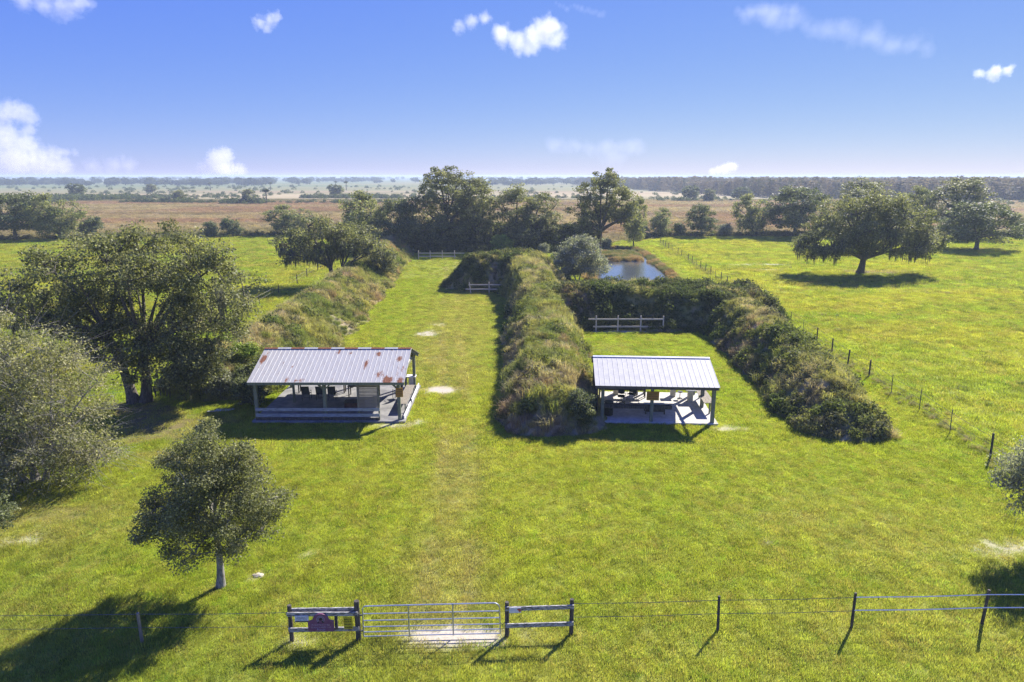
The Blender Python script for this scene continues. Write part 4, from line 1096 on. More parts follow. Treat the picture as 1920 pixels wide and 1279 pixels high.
# --- left pavilion with the rusty roof
LP = empty('pavilion', (-16.29, 41.36, 0), 0, 'open timber pavilion with a rust-streaked metal roof and slatted wind wall', 'pavilion', 'shooting pavilions')
SP = [(.17, .55, .10, .28), (.25, .42, .10, .22), (.52, .88, .12, .5), (.72, .52, .12, .75), (.71, .28, .08, .4), (.79, .80, .16, .4), (.83, .22, .2, .55), (.93, .66, .2, .4), (.945, .30, .06, 1.4),
      (.25, .06, .14, .45), (.31, .05, .12, .3), (.345, .05, .16, .4), (.53, .06, .12, .5), (.88, .07, .2, .6), (.91, .06, .14, .5), (.975, .03, .22, .6), (.98, .35, .14, .6), (.03, .65, .09, .5), (.04, .8, .1, .4), (.60, .84, .06, .2), (.87, .92, .08, .15), (.40, .62, .06, .15), (.90, .85, .06, .3), (.66, .95, .05, .2)]
def rust_map(u, v):
    W_, L_ = 9.85, 3.9
    r = np.full(u.shape, -0.08)
    r += 0.10 * (v < .30) + 0.08 * (u > 6.2) - .05 * (u < 5)
    for (fu, fv, ru, rv) in SP:
        r = np.maximum(r, 0.52 * np.exp(-((u - fu * W_) / (ru * 1.0)) ** 2 - ((v - fv * L_) / (rv * .85)) ** 2) - .02)
    r += 0.16 * np.exp(-((v - 0.32) / .06) ** 2) * (u > 4)
    r += 0.12 * (u < .35)
    return r
build_roof(LP, -.31, 9.54, -.46, 2.74, 3.14, 4.05, 7.2, 2.62, 11, 3, 'rusty_roof', rust_map, 'rusty_roof')
MB().box((4.6, 3.55, .06), (9.75, 7.75, .12)).build('floor_slab', M['concrete_shade'], LP)
for (x, y, s, h) in [(0, 0, .20, 2.62), (4.38, 0, .20, 2.62), (9.1, 0, .20, 2.62), (0, 6.9, .18, 2.62), (4.5, 6.9, .18, 2.62), (9.08, 6.95, .2, 2.62), (8.45, 6.95, .16, 2.62), (1.3, 3.4, .14, 3.85), (6.5, 0.02, .12, 2.62), (7.8, .02, .10, 2.62)]:
    MB().box((x, y, .12 + h / 2), (s, s, h)).build('post', M['wood_green'], LP, bevel=.01)
MB().box((4.6, -.02, 2.66), (9.5, .12, .19)).build('eave_beam', M['wood_green'], LP)
MB().box((4.6, -.40, 2.64), (9.85, .045, .17)).build('fascia_board', M['wood_green'], LP)
MB().box((4.6, 6.95, 2.62), (9.5, .12, .19)).build('eave_beam', M['wood_green'], LP)
for x in (0.0, 9.1):
    MB().box((x, 3.45, 2.66), (.11, 6.9, .18)).build('tie_beam', M['wood_green'], LP)
    g_ = MB()
    xx = x + (.045 if x > 1 else -.045)
    o = [(1.2, 2.78), (3.14, 3.93), (5.4, 2.78)]
    g_.add([(xx - .015, y, z) for y, z in o] + [(xx + .015, y, z) for y, z in o], [(0, 1, 2), (5, 4, 3), (0, 3, 4, 1), (1, 4, 5, 2), (2, 5, 3, 0)])
    g_.build('gable_board', M['cream'], LP)
for (x, sx) in ((4.38, -1), (4.38, 1), (9.1, -1)):
    MB().box((x + sx * .24, 0, 2.34), (.08, .14, .62), (0, sx * R(45), 0)).build('brace', M['wood_green'], LP)
for z in (.46, .84):
    MB().box((3.9, -.13, z), (7.9, .045, .20)).build('rail_board', M['rail_grey'], LP)
MB().box((3.9, -.14, .20), (7.9, .05, .20)).build('rail_board', M['wood_dark'], LP)
sw = MB().box((7.14, -.06, 2.58), (1.37, .05, .08)).build('slat_wall', M['wood_old'], LP)
for x in (6.50, 7.78): MB().box((x, -.10, 1.68), (.09, .06, 1.70)).build('upright', M['wood_old'], sw)
sm = None
for i in range(18):
    if sm is None: sm = MB().box((0, 0, 0), (1.19, .03, .068)).mesh('slat')
    link('slat', sm, M['slat_wood'], sw, (7.14, -.10, .92 + i * .094), (0, 0, R(random.Random(i).uniform(-.5, .5))))
for (y0, y1) in ((0.1, 3.0), (3.5, 7.2)):
    MB().box((9.36, (y0 + y1) / 2, .22), (.06, y1 - y0, .26)).build('kerb_board', M['white_stone'], LP)

# --- right pavilion with the white roof
RP = empty('pavilion', (5.75, 41.22, 0), R(-3.4), 'open pavilion with a clean white ribbed metal roof', 'pavilion', 'shooting pavilions')
build_roof(RP, -.52, 7.15, -.55, 2.60, 2.80, 3.62, 6.3, 2.60, 8, 3, 'white_roof')
MB().box((3.5, 2.95, .06), (7.55, 6.3, .12)).build('floor_slab', M['concrete'], RP)
for (x, y, s, h) in [(0, 0, .2, 2.42), (3.1, 0, .2, 2.42), (6.92, 0, .22, 2.42), (0, 5.8, .16, 2.42), (3.4, 5.8, .16, 2.42), (6.9, 5.8, .2, 2.42), (6.9, 3.0, .22, 2.42)]:
    MB().box((x, y, .12 + h / 2), (s, s, h)).build('post', M['wood_green'], RP, bevel=.01)
MB().box((3.3, -.06, 2.44), (7.4, .10, .22)).build('eave_beam', M['beam_brown'], RP)
MB().box((3.3, -.50, 2.50), (7.6, .045, .20)).build('fascia_board', M['beam_brown'], RP)
MB().box((3.3, 5.86, 2.44), (7.4, .10, .2)).build('eave_beam', M['beam_brown'], RP)
for x in (0, 3.2, 6.9): MB().box((x, 2.9, 2.47), (.1, 5.7, .17)).build('tie_beam', M['beam_brown'], RP)
MB().box((2.15, .16, .98), (4.5, .09, .17)).build('rail_board', M['wood_dark'], RP)
MB().box((2.15, .30, 1.08), (4.5, .34, .035)).build('counter_top', M['wood_dark'], RP)
MB().box((-.30, 2.9, 1.25), (.03, 5.2, 2.1)).build('side_board', M['wood_dark'], RP)

def on(root, x, y):
    v = Matrix.Translation(root.location) @ Euler(root.rotation_euler).to_matrix().to_4x4()
    p = v @ Vector((x, y, 0)); return p.x, p.y

FL = .12
# shooting pedestals of the white-roofed pavilion
ped_c = MB().box((0, 0, .40), (.34, .34, .80)).mesh('pedestal_column'); ped_t = MB().box((0, 0, .83), (.72, .55, .07)).mesh('pedestal_top')
for i, (x, y, lab) in enumerate([(1.35, 5.55, 'leftmost white-topped concrete shooting bench of the white-roofed pavilion'), (2.75, 5.55, 'second white-topped shooting bench from the left, behind the office chair'),
                                 (5.35, 5.3, 'white-topped shooting bench right of the orange pavilion sign'), (6.35, 4.2, 'white-topped shooting bench beside the side counter')]):
    X, Y = on(RP, x, y)
    e = empty('shooting_bench', (X, Y, FL), R(-3.4), lab, 'bench', 'white-topped shooting benches')
    link('column', ped_c, M['cream'], e); link('top', ped_t, M['white_stone'], e)
def stool(x, y, lab):
    X, Y = on(RP, x, y); e = empty('stool', (X, Y, FL), 0, lab, 'stool')
    MB().tube([(0, 0, .46), (0, 0, .52)], [.17, .19], 14).build('seat', M['black_plastic'], e)
    MB().tube([(0, 0, .03), (0, 0, .46)], .03, 8).build('stem', M['black_plastic'], e)
    MB().tube([(0, 0, 0), (0, 0, .03)], [.19, .17], 14).build('base', M['black_plastic'], e)
stool(5.75, 4.75, 'small round black stool on the sunlit slab')
# office chair
X, Y = on(RP, 1.55, 3.6)
e = empty('office_chair', (X, Y, FL), R(170), 'black office chair with mesh back under the white roof', 'chair')
MB().box((0, 0, .48), (.48, .46, .08)).build('seat', M['black_plastic'], e, bevel=.03)
bm_ = MB(); 
for i in range(7):
    a0 = -1 + i / 3.0
    if i < 6: bm_.box(((a0 + 1 / 6) * .22, -.25 + .05 * (a0 + 1 / 6) ** 2, .80), (.08, .03, .52 - .10 * abs(a0 + 1 / 6)))
bm_.build('backrest', M['mesh_cloth'], e)
MB().tube([(0, 0, .1), (0, 0, .45)], .03, 8).build('stem', M['black_plastic'], e)
lg = MB().tube([(0, 0, .11), (.29, 0, .06)], [.025, .018], 6).tube([(.29, -.02, .03), (.29, .02, .03)], .03, 8).mesh('leg')
for k in range(5): link('leg', lg, M['black_plastic'], e, rot=(0, 0, k * 2 * math.pi / 5))
for s in (-1, 1): MB().tube([(s * .27, .05, .5), (s * .29, .02, .68), (s * .29, -.16, .68)], .022, 6).build('armrest', M['black_plastic'], e)
# plain chair
def chair(loc, rz, lab, group=None, fab='mesh_cloth'):
    e = empty('patio_chair', loc, rz, lab, 'chair', group)
    MB().box((0, 0, .43), (.50, .48, .03)).build('seat', M[fab], e)
    MB().box((0, -.30, .75), (.50, .025, .60), (R(14), 0, 0)).build('backrest', M[fab], e)
    for s in (-1, 1):
        MB().tube([(s * .27, .25, 0), (s * .27, .22, .62), (s * .27, -.22, .64)], .016, 6).build('armrest', M['black_plastic'], e)
        MB().tube([(s * .26, -.26, 0), (s * .26, -.22, .43), (s * .26, -.38, 1.05)], .016, 6).build('frame', M['black_plastic'], e)
    MB().tube([(-.26, .18, .05), (.26, .18, .05)], .013, 6).build('stretcher', M['black_plastic'], e)
    return e
X, Y = on(RP, 2.35, 4.3); chair((X, Y, FL), R(150), 'dark patio chair beside the office chair')
for x, lab in ((1.95, 'left patio chair of the row of three dark ones'), (2.95, 'middle patio chair of the row of three dark ones'), (3.75, 'right patio chair of the row of three, by the middle post')):
    chair((-16.29 + x, 41.36 + 4.1, FL), R(random.Random(x).uniform(-8, 8)), lab, 'dark patio chairs under the rusty roof')
chair((-16.29 + 8.25, 41.36 + 4.4, FL), R(35), 'dark patio chair right of the slatted wall')
def table(name, cat, loc, rz, size, h, top, legm, lab, th=.05, lw=.07):
    e = empty(name, loc, rz, lab, cat)
    MB().box((0, 0, h - th / 2), (size[0], size[1], th)).build('table_top', M[top], e)
    l = MB().box((0, 0, (h - th) / 2), (lw, lw, h - th)).mesh('leg')
    for sx in (-1, 1):
        for sy in (-1, 1): link('leg', l, M[legm], e, (sx * (size[0] / 2 - lw), sy * (size[1] / 2 - lw), 0))
    return e
X, Y = on(RP, 1.75, 4.95); e = table('shooting_table', 'table', (X, Y, FL), R(-3.4), (3.3, .5), .78, 'wood_dark', 'wood_dark', 'long dark shooting table across the white-roofed pavilion')
MB().box((0, -.2, .62), (3.2, .04, .2)).build('apron', M['wood_dark'], e)
X, Y = on(RP, 3.55, 1.7); e = table('low_table', 'table', (X, Y, FL), R(-3.4), (1.35, .8), .55, 'blue_top', 'wood_dark', 'low pale blue-topped table behind the middle post')
MB().box((0, -.33, .32), (1.25, .04, .32)).build('apron', M['wood_dark'], e)
X, Y = on(RP, 7.02, 3.3)
e = empty('side_counter', (X, Y, FL), R(-3.4), 'weathered plank counter along the right side of the white-roofed pavilion', 'counter')
for i in range(3): MB().box((-.22 + i * .235, 0, .80 + .002 * i), (.225, 3.7, .04)).build('plank', M['wood_old'], e)
for y in (-1.6, 1.6): MB().box((0.1, y, .39), (.09, .09, .78)).build('leg', M['wood_green'], e)
X, Y = on(RP, .5, 1.1); e = empty('trash_barrel', (X, Y, FL), 0, 'dark barrel in the shaded left corner of the white-roofed pavilion', 'barrel')
MB().tube([(0, 0, 0), (0, 0, .3), (0, 0, .6), (0, 0, .88)], [.28, .30, .30, .28], 16).build('body', M['black_plastic'], e)
MB().tube([(0, 0, .88), (0, 0, .92)], [.31, .29], 16).build('rim', M['steel_post'], e)
# things under the rusty roof
e = empty('wooden_chest', (-16.29 + 5.75, 41.36 + 2.1, FL), R(2), 'reddish-brown wooden chest left of the slatted wall', 'chest')
MB().box((0, 0, .26), (1.25, .62, .48)).build('body', M['red_wood'], e, bevel=.01); MB().box((0, 0, .53), (1.31, .68, .05)).build('lid', M['wood_dark'], e)
table('shooting_table', 'table', (-16.29 + 5.8, 41.36 + 4.9, FL), 0, (2.2, .7), .80, 'wood_dark', 'wood_dark', 'dark shooting table under the rusty roof')
table('shooting_table', 'table', (-16.29 + 2.6, 41.36 + 5.7, FL), 0, (3.4, .55), .80, 'wood_dark', 'wood_dark', 'long dark table behind the row of patio chairs')
e = table('side_counter', 'counter', (-16.29 + 9.02, 41.36 + 3.4, FL), 0, (.6, 4.2), .62, 'wood_old', 'wood_green', 'weathered plank counter along the right side of the rusty-roofed pavilion')
e = empty('shooting_bench', (-16.29 + 8.85, 41.36 + 7.0, FL), 0, 'white shooting bench behind the rear right post of the rusty-roofed pavilion', 'bench', 'white-topped shooting benches')
link('column', ped_c, M['white_stone'], e); link('top', ped_t, M['white_stone'], e)

# orange warning boards on the pavilion posts
def board_sign(loc, w, h, lab, rz=0, mat='orange_sign'):
    e = empty('warning_sign', loc, rz, lab, 'sign', 'orange warning boards on the pavilions')
    MB().box((0, 0, 0), (w, .03, h)).build('board', M[mat], e)
    lines = MB()
    rr = random.Random(int(w * 1000))
    for i in range(4):
        z = h * (.33 - .2 * i); x = -w * .36
        while x < w * .34:
            d = rr.uniform(.02, .055); lines.box((x + d / 2, -.0185, z), (d, .006, h * .07)); x += d + .015
    lines.build('faded_lettering', M['red_wood'], e)
board_sign((-16.29 + 9.16, 41.36 - .13, 1.98), .46, .60, 'olive-orange warning board on the right front post under the rusty roof')
X, Y = on(RP, 3.12, -.13); board_sign((X, Y, 1.86), .78, .58, 'orange warning board on the middle post of the white-roofed pavilion', R(-3.4))

# ------------------------------------------------------------------ target frames (post and rail)
def rail_frame(lab, posts, rails, h, mat='wood_new', lean=None):
    x0, y0 = posts[0]
    e = empty('target_frame', (x0, y0, 0), 0, lab, 'rail frame', 'post-and-rail target frames')
    for i, (x, y) in enumerate(posts):
        ln = (lean or {}).get(i, 0)
        MB().box((0, 0, h / 2), (.13, .10, h)).build('post', M[mat], e, (x - x0, y - y0, 0), (0, ln, 0))
    for (xa, xb, z, y) in rails:
        MB().box(((xa + xb) / 2 - x0, y - y0 - .08, z), (xb - xa, .05, .15)).build('rail', M[mat], e)
rail_frame('pale four-post rail frame before the bank of the right-hand bay', [(8.5, 67.4), (10.7, 67.4), (13.0, 67.4), (15.25, 67.3)], [(7.7, 15.3, 1.28, 67.4), (8.2, 15.2, .52, 67.4)], 1.62)
rail_frame('rail frame at the foot of the shaded mound with one leaning post', [(-5.5, 90.2), (-3.06, 90.2), (-.64, 90.2)], [(-5.8, -.1, 1.22, 90.2), (-6.2, -.2, .62, 90.2)], 1.55, 'wood_new', {0: R(-7)})
rail_frame('distant grey rail frame at the far end of the long lane', [(-17.7, 129.5), (-15.5, 129.5), (-13.2, 129.5), (-10.9, 129.8)], [(-17.8, -9.0, 1.1, 129.6), (-17.8, -10.6, .5, 129.6)], 1.6, 'wood_new')

# ------------------------------------------------------------------ gate, sign panels, signs
GA, GB = Vector((-5.02, 20.14, 0)), Vector((-.40, 20.30, 0))
ga = math.atan2(GB.y - GA.y, GB.x - GA.x); GL = (GB - GA).length
gate = empty('field_gate', (GA.x, GA.y, 0), ga, 'long galvanised six-bar tube gate in the wire fence', 'gate')
arc = lambda cx, cz, r, a0, a1, n=5: [(cx + r * math.cos(R(a0 + (a1 - a0) * i / n)), 0, cz + r * math.sin(R(a0 + (a1 - a0) * i / n))) for i in range(n + 1)]
MB().tube([(0, 0, .12), (0, 0, 1.16)] + arc(.13, 1.16, .13, 180, 90) + arc(GL - .22, 1.09 + .02, .20, 90, 0) + [(GL, 0, .12)], .024, 8).build('frame', M['galv'], gate)
for z in (.13, .30, .50, .74, 1.00):
    MB().tube([(.02, 0, z), (GL - .02, 0, z)], .021, 8).build('bar', M['galv'], gate)
for f in (.333, .655): MB().box((GL * f, -.026, .70), (.05, .02, 1.18)).build('upright', M['galv'], gate)
for z in (.35, .95): MB().box((-.06, 0, z), (.10, .04, .05)).build('hinge', M['steel_post'], gate)
MB().tube([(GL + .01, -.02, .55), (GL + .08, -.04, .50), (GL + .16, 0, .55)], .012, 6).build('chain', M['steel_post'], gate)

def fence_panel(lab, p0, p1, r0, r1, h0, h1, rails, mat='wood_dark'):
    a = math.atan2(p1[1] - p0[1], p1[0] - p0[0]); L = math.hypot(p1[0] - p0[0], p1[1] - p0[1])
    e = empty('fence_panel', (p0[0], p0[1], 0), a, lab, 'fence', 'fence panels either side of the gate')
    MB().tube([(0, 0, -.05), (0, 0, h0 - .03), (0, 0, h0)], [r0, r0 * .95, r0 * .85], 12).build('post', M[mat], e)
    MB().tube([(L, 0, -.05), (L, 0, h1 - .03), (L, 0, h1)], [r1, r1 * .95, r1 * .85], 12).build('post', M[mat], e)
    for (z, dy, hh, tilt, mm) in rails:
        MB().box((L / 2, dy, z), (L + .12, .045, hh), (0, tilt, 0)).build('rail', M[mm], e)
    return e, a, L
EP, ea, eL = fence_panel('dark fence panel carrying the signs left of the gate', (-7.44, 20.07), (-5.20, 20.13), .075, .095, 1.38, 1.50,
                         [(1.17, .02, .15, 0, 'wood_rail'), (.50, -.09, .15, 0, 'wood_rail'), (1.12, -.14, .14, R(.6), 'wood_rail')])
MB().box((.95, -.13, .85), (.10, .05, .62)).build('batten', M['wood_dark'], EP); MB().box((1.56, -.13, .85), (.10, .05, .62)).build('batten', M['wood_dark'], EP)
EQ, eb_, eL2 = fence_panel('weathered two-rail fence panel right of the gate', (-.17, 20.30), (2.03, 20.40), .075, .075, 1.34, 1.38,
                         [(1.15, -.10, .15, 0, 'wood_rail'), (.50, -.10, .15, 0, 'wood_rail')])
def panel_pt(p0, a, x, y): return (p0[0] + x * math.cos(a) - y * math.sin(a), p0[1] + x * math.sin(a) + y * math.cos(a))
def text_mesh(s, size, depth):
    cu = bpy.data.curves.new('lettering', 'FONT'); cu.body = s; cu.size = size; cu.extrude = depth; cu.align_x = 'CENTER'; cu.resolution_u = 3
    o = bpy.data.objects.new('lettering', cu)
    COL.objects.link(o)
    dg = bpy.context.evaluated_depsgraph_get()
    me = bpy.data.meshes.new_from_object(o.evaluated_get(dg))
    bpy.data.objects.remove(o); return me
def scrawl(w, rows, seed, hh=.045, stroke=.009):
    """worn, no longer readable strokes"""
    mb = MB(); rr = random.Random(seed)
    for (z, x0, x1) in rows:
        x = x0
        while x < x1:
            mb.box((x, -.005, z + rr.uniform(-.004, .004)), (stroke, .006, hh * rr.uniform(.6, 1)))
            if rr.random() < .5: mb.box((x + .012, -.005, z + rr.choice((-1, 0, 1)) * hh * .4), (.02, .006, stroke))
            x += rr.uniform(.022, .045)
    return mb
# maroon arched sign
x, y = panel_pt((-7.44, 20.07), ea, 1.07, -.20)
sg = empty('arched_sign', (x, y, .52), ea, 'maroon arched board sign hanging on the fence panel left of the gate', 'sign', 'signs on the gate fence')
out = [(-.43, 0), (.43, 0), (.43, .39)] + [(.36, .40), (.27, .43)] + [(.27 * math.cos(R(t)), .43 + .23 * math.sin(R(t))) for t in range(10, 171, 16)] + [(-.27, .43), (-.36, .40), (-.43, .39)]
MB().prism(out, -.02, .02).build('board', M['maroon'], sg)
em = MB()
for rad, tw in ((.125, .016), (.082, .014)):
    n = 28
    for i in range(n):
        a0, a1 = R(-50 + 280 * i / n), R(-50 + 280 * (i + 1) / n)
        am = (a0 + a1) / 2
        em.box((rad * math.cos(am), -.024, .46 + rad * math.sin(am)), (tw, .006, rad * (a1 - a0) * 1.05), (0, -am, 0))
em.build('ring_emblem', M['grey_paint'], sg)
fg = MB().prism([(-.05, .42), (-.03, .50), (.02, .515), (.055, .49), (.05, .44), (.02, .42)], -.031, -.021)
fg.prism([(-.11, .335), (-.075, .38), (-.05, .345), (-.09, .30)], -.028, -.021).prism([(.035, .39), (.075, .40), (.12, .335), (.05, .33)], -.028, -.021)
fg.build('dark_emblem', M['black_paint'], sg)
scrawl(.7, [(.245, -.30, .30), (.155, -.32, .32)], 3, .06).build('faded_lettering', M['pink_paint'], sg, (0, -.018, 0))
tm = text_mesh('Range', .115, .003); tm.materials.append(M['pink_paint'])
o = link('lettering', tm, None, sg, (0, -.0245, .035), (R(90), 0, 0))
# small white sign
x, y = panel_pt((-7.44, 20.07), ea, .44, -.185)
sg = empty('white_sign', (x, y, .98), ea, 'small white sign with grey printing left of the maroon arched sign', 'sign', 'signs on the gate fence')
MB().box((0, 0, 0), (.45, .015, .24)).build('plate', M['white_sign'], sg)
scrawl(.4, [(.07, -.18, .18), (.02, -.18, .18), (-.03, -.18, .18)], 5, .03).build('faded_lettering', M['blue_print'], sg, (0, -.006, 0))
MB().box((.0, -.0105, -.09), (.42, .006, .04)).build('print_band', M['wood_dark'], sg)
# yellow sign
x, y = panel_pt((-7.44, 20.07), ea, 1.97, -.185)
sg = empty('yellow_sign', (x, y, .80), ea, 'yellow notice with dark lettering against the thick gate post', 'sign', 'signs on the gate fence')
MB().box((0, 0, 0), (.30, .015, .44)).build('plate', M['yellow_sign'], sg)
scrawl(.3, [(.14, -.11, .11), (.06, -.11, .11), (-.05, -.11, .11), (-.16, -.11, .11)], 8, .05, .016).build('faded_lettering', M['black_paint'], sg, (0, -.006, 0))
# white and red sign on the right panel
x, y = panel_pt((-.17, 20.30), eb_, .27, -.16)
sg = empty('white_sign', (x, y, 1.13), eb_, 'white sign with a red patch on the fence panel right of the gate', 'sign', 'signs on the gate fence')
MB().box((0, 0, 0), (.40, .012, .20)).build('plate', M['white_sign'], sg)
MB().prism([(.06, .04), (.13, .07), (.19, .06), (.19, -.05), (.14, -.07), (.10, -.01)], -.012, -.007).build('red_print', M['red_print'], sg)

# ------------------------------------------------------------------ wire fences
def wire_fence(lab, posts, heights, spans, thick=.006, wire='wire', sag=.03):
    x0, y0 = posts[0][0], posts[0][1]
    e = empty('wire_fence', (x0, y0, 0), 0, lab, 'fence')
    cache = {}
    for i, (x, y, h, r_, mat) in enumerate(posts):
        if h == 0: continue            # strung from another fence's post
        key = (round(h, 2), r_, mat)
        if key not in cache: cache[key] = MB().tube([(0, 0, -.1), (0, 0, h - .02), (0, 0, h)], [r_, r_ * .95, r_ * .8], 9 if r_ > .03 else 5).mesh('post')
        rr = random.Random(i * 7 + int(x * 10))
        link('post', cache[key], M[mat], e, (x - x0, y - y0, 0), (R(rr.uniform(-1.5, 1.5)), R(rr.uniform(-2, 2)), rr.uniform(0, 6)))
    for z, mm, tk, (i0, i1) in spans:
        pts = []
        for i in range(i0, i1):
            a, b = posts[i], posts[i + 1]
            for q in (0, .5):
                pts.append((a[0] + (b[0] - a[0]) * q - x0, a[1] + (b[1] - a[1]) * q - y0 - .05, z - (sag if q else 0)))
        pts.append((posts[i1][0] - x0, posts[i1][1] - y0 - .05, z))
        MB().tube(pts, tk, 4).build('wire', M[mm], e)
    return e
wire_fence('two-strand wire fence left of the gate with one leaning wooden post', [(-7.44, 20.07, 0, 0, ''), (-12.47, 19.99, 1.16, .055, 'wood_old'), (-19.6, 19.9, 1.2, .055, 'wood_old')], None,
           [(1.13, 'wire', .010, (0, 2)), (.62, 'wire', .008, (0, 2))])
wire_fence('wire fence of thin dark posts running right from the gate panel', [(2.03, 20.40, 0, 0, ''), (7.12, 20.60, 1.36, .05, 'wood_dark'), (11.81, 20.75, 1.38, .05, 'wood_dark'), (16.45, 20.90, 1.40, .055, 'wood_dark'), (21.0, 21.0, 1.4, .055, 'wood_dark')], None,
           [(1.24, 'wire', .010, (0, 2)), (.72, 'wire', .010, (0, 2)), (1.25, 'rope', .020, (2, 4)), (.74, 'rope', .022, (2, 4))])
RF = [(26.6, 35.4), (26.8, 39.3), (27.3, 43.4), (27.3, 46.9), (28.0, 51.4), (27.9, 54.7), (28.4, 58.7), (29.0, 63.2), (29.2, 66.8), (29.6, 70.9), (29.7, 74.5), (29.9, 78.2), (29.9, 82.0), (30.1, 85.3), (30.4, 89.3), (30.6, 93.2), (30.9, 97.4), (31.3, 101.5), (31.4, 104.8), (31.7, 108.3), (31.9, 112.1), (32.0, 115.4), (32.2, 119.0), (32.4, 122.7), (32.7, 126.7), (33.1, 133.6), (33.3, 137.3), (33.5, 143.3), (33.7, 147.6), (33.8, 151.0), (34.0, 154.5), (34.5, 159.5)]
thin = {3, 8, 9, 10, 12, 18, 22, 27}
posts = [(26.4, 30.6, 1.45, .055, 'wood_dark')] + [(x, y, (1.5 if i < 4 else 1.35), (.028 if i in thin or i in (1, 2) else .06), ('steel_post' if i in thin or i in (1, 2) else 'wood_dark')) for i, (x, y) in enumerate(RF)]
wire_fence('long wire pasture fence along the right-hand berm and pond strip', posts, None, [(1.25, 'wire', .011, (0, len(posts) - 1)), (.80, 'wire', .010, (0, len(posts) - 1)), (.40, 'wire', .010, (0, len(posts) - 1))])
wire_fence('wire fence on the left pasture behind the left berm', [(-29.5, 66, 1.3, .05, 'wood_dark'), (-30.2, 74, 1.3, .05, 'wood_dark'), (-30.8, 82, 1.3, .05, 'wood_dark'), (-31.1, 90, 1.3, .05, 'wood_dark'), (-31.2, 98.4, 1.4, .07, 'wood_dark'), (-31.7, 105, 1.4, .07, 'wood_dark'), (-32, 112, 1.3, .06, 'wood_dark'), (-32.4, 120, 1.3, .06, 'wood_dark'), (-33, 130, 1.3, .06, 'wood_dark')], None,
           [(1.15, 'wire', .011, (0, 8)), (.7, 'wire', .01, (0, 8))])

# ------------------------------------------------------------------ small things on the ground
def lump(name, cat, lab, loc, size, mat, seed, flat=.6):
    r_ = np.random.default_rng(seed); V, F = [], []
    import bmesh
    bm = bmesh.new(); bmesh.ops.create_icosphere(bm, subdivisions=3, radius=1)
    for v in bm.verts:
        c = v.co.copy(); n = float(fbm(np.array([c.x * 2 + seed]), np.array([c.y * 2 + c.z * 1.3]), .9, 3, seed)[0])
        v.co = Vector((c.x * size[0], c.y * size[1], max(c.z, -.25) * size[2])) * (.65 + .7 * n)
    me = bpy.data.meshes.new(name); bm.to_mesh(me); bm.free()
    return tag(link(name, me, M[mat], None, loc), lab, cat)
lump('sand_heap', 'sand heap', 'little pale sand heap on the lawn right of the small oak', (-10.0, 23.94, .0), (.26, .18, .09), 'sand_heap', 3)
lump('cloth_bag', 'bag', 'pale grey bag lying on the berm side of the white-roofed pavilion', (5.22, 41.0, .14), (.30, .24, .28), 'white_sign', 5)
e = empty('plank_pile', (-19.6, 43.3, 0), R(12), 'two pale boards lying in the shade left of the rusty-roofed pavilion', 'boards')
MB().box((0, 0, .03), (1.5, .16, .04)).build('plank', M['white_sign'], e); MB().box((.35, .22, .03), (1.2, .14, .04), (0, 0, R(-8))).build('plank', M['white_sign'], e)
lump('dark_clump', 'dung heap', 'small dark clump on the pasture just beyond the wire fence', (31.6, 87.6, .1), (.6, .4, .3), 'black_plastic', 9)  # plain dark lump, not identified further
# ------------------------------------------------------------------ clouds (bodies of water droplets far outside the haze box)
def cloud_mat(puffs, size, dens, nscale, rag, edge, aniso=0.2):
    """density falls off round each puff of the cloud and is broken up by fractal noise"""
    t = NT('cloud_vapour')
    tc = t.n('ShaderNodeTexCoord'); pos = tc.outputs['Object']
    nz = t.noise(1.0 / (nscale * size), 7, 0.62, vec=pos)
    best = None
    for (a, d, u, rad) in puffs:
        ds = t.n('ShaderNodeVectorMath', operation='DISTANCE'); ds.inputs[1].default_value = (a * size, d * size, u * size); t.l(pos, ds.inputs[0])
        q = t.n('ShaderNodeMath', operation='MULTIPLY_ADD'); q.inputs[1].default_value = -1.0 / (rad * size); q.inputs[2].default_value = 1.0; t.l(ds.outputs['Value'], q.inputs[0])
        if best is None: best = q.outputs[0]
        else:
            m = t.n('ShaderNodeMath', operation='SMOOTH_MAX'); m.inputs[2].default_value = 0.12; t.l(best, m.inputs[0]); t.l(q.outputs[0], m.inputs[1]); best = m.outputs[0]
    s = t.n('ShaderNodeMath', operation='MULTIPLY_ADD'); s.inputs[1].default_value = rag; t.l(nz, s.inputs[0]); t.l(best, s.inputs[2])
    mr = t.n('ShaderNodeMapRange'); mr.inputs['From Min'].default_value = 0.5 * rag; mr.inputs['From Max'].default_value = 0.5 * rag + edge
    mr.inputs['To Max'].default_value = dens; t.l(s.outputs[0], mr.inputs['Value'])
    v = t.n('ShaderNodeVolumePrincipled')
    v.inputs['Color'].default_value = (0.975, 0.97, 0.975, 1); v.inputs['Anisotropy'].default_value = aniso
    v.inputs['Density Attribute'].default_value = ''
    t.l(mr.outputs[0], v.inputs['Density']); t.l(v.outputs[0], t.out.inputs['Volume'])
    return t.m
def dir_pt(az, el, d):
    return Vector((math.sin(R(az)) * math.cos(R(el)) * d, math.cos(R(az)) * math.cos(R(el)) * d, 15.3 + math.sin(R(el)) * d))
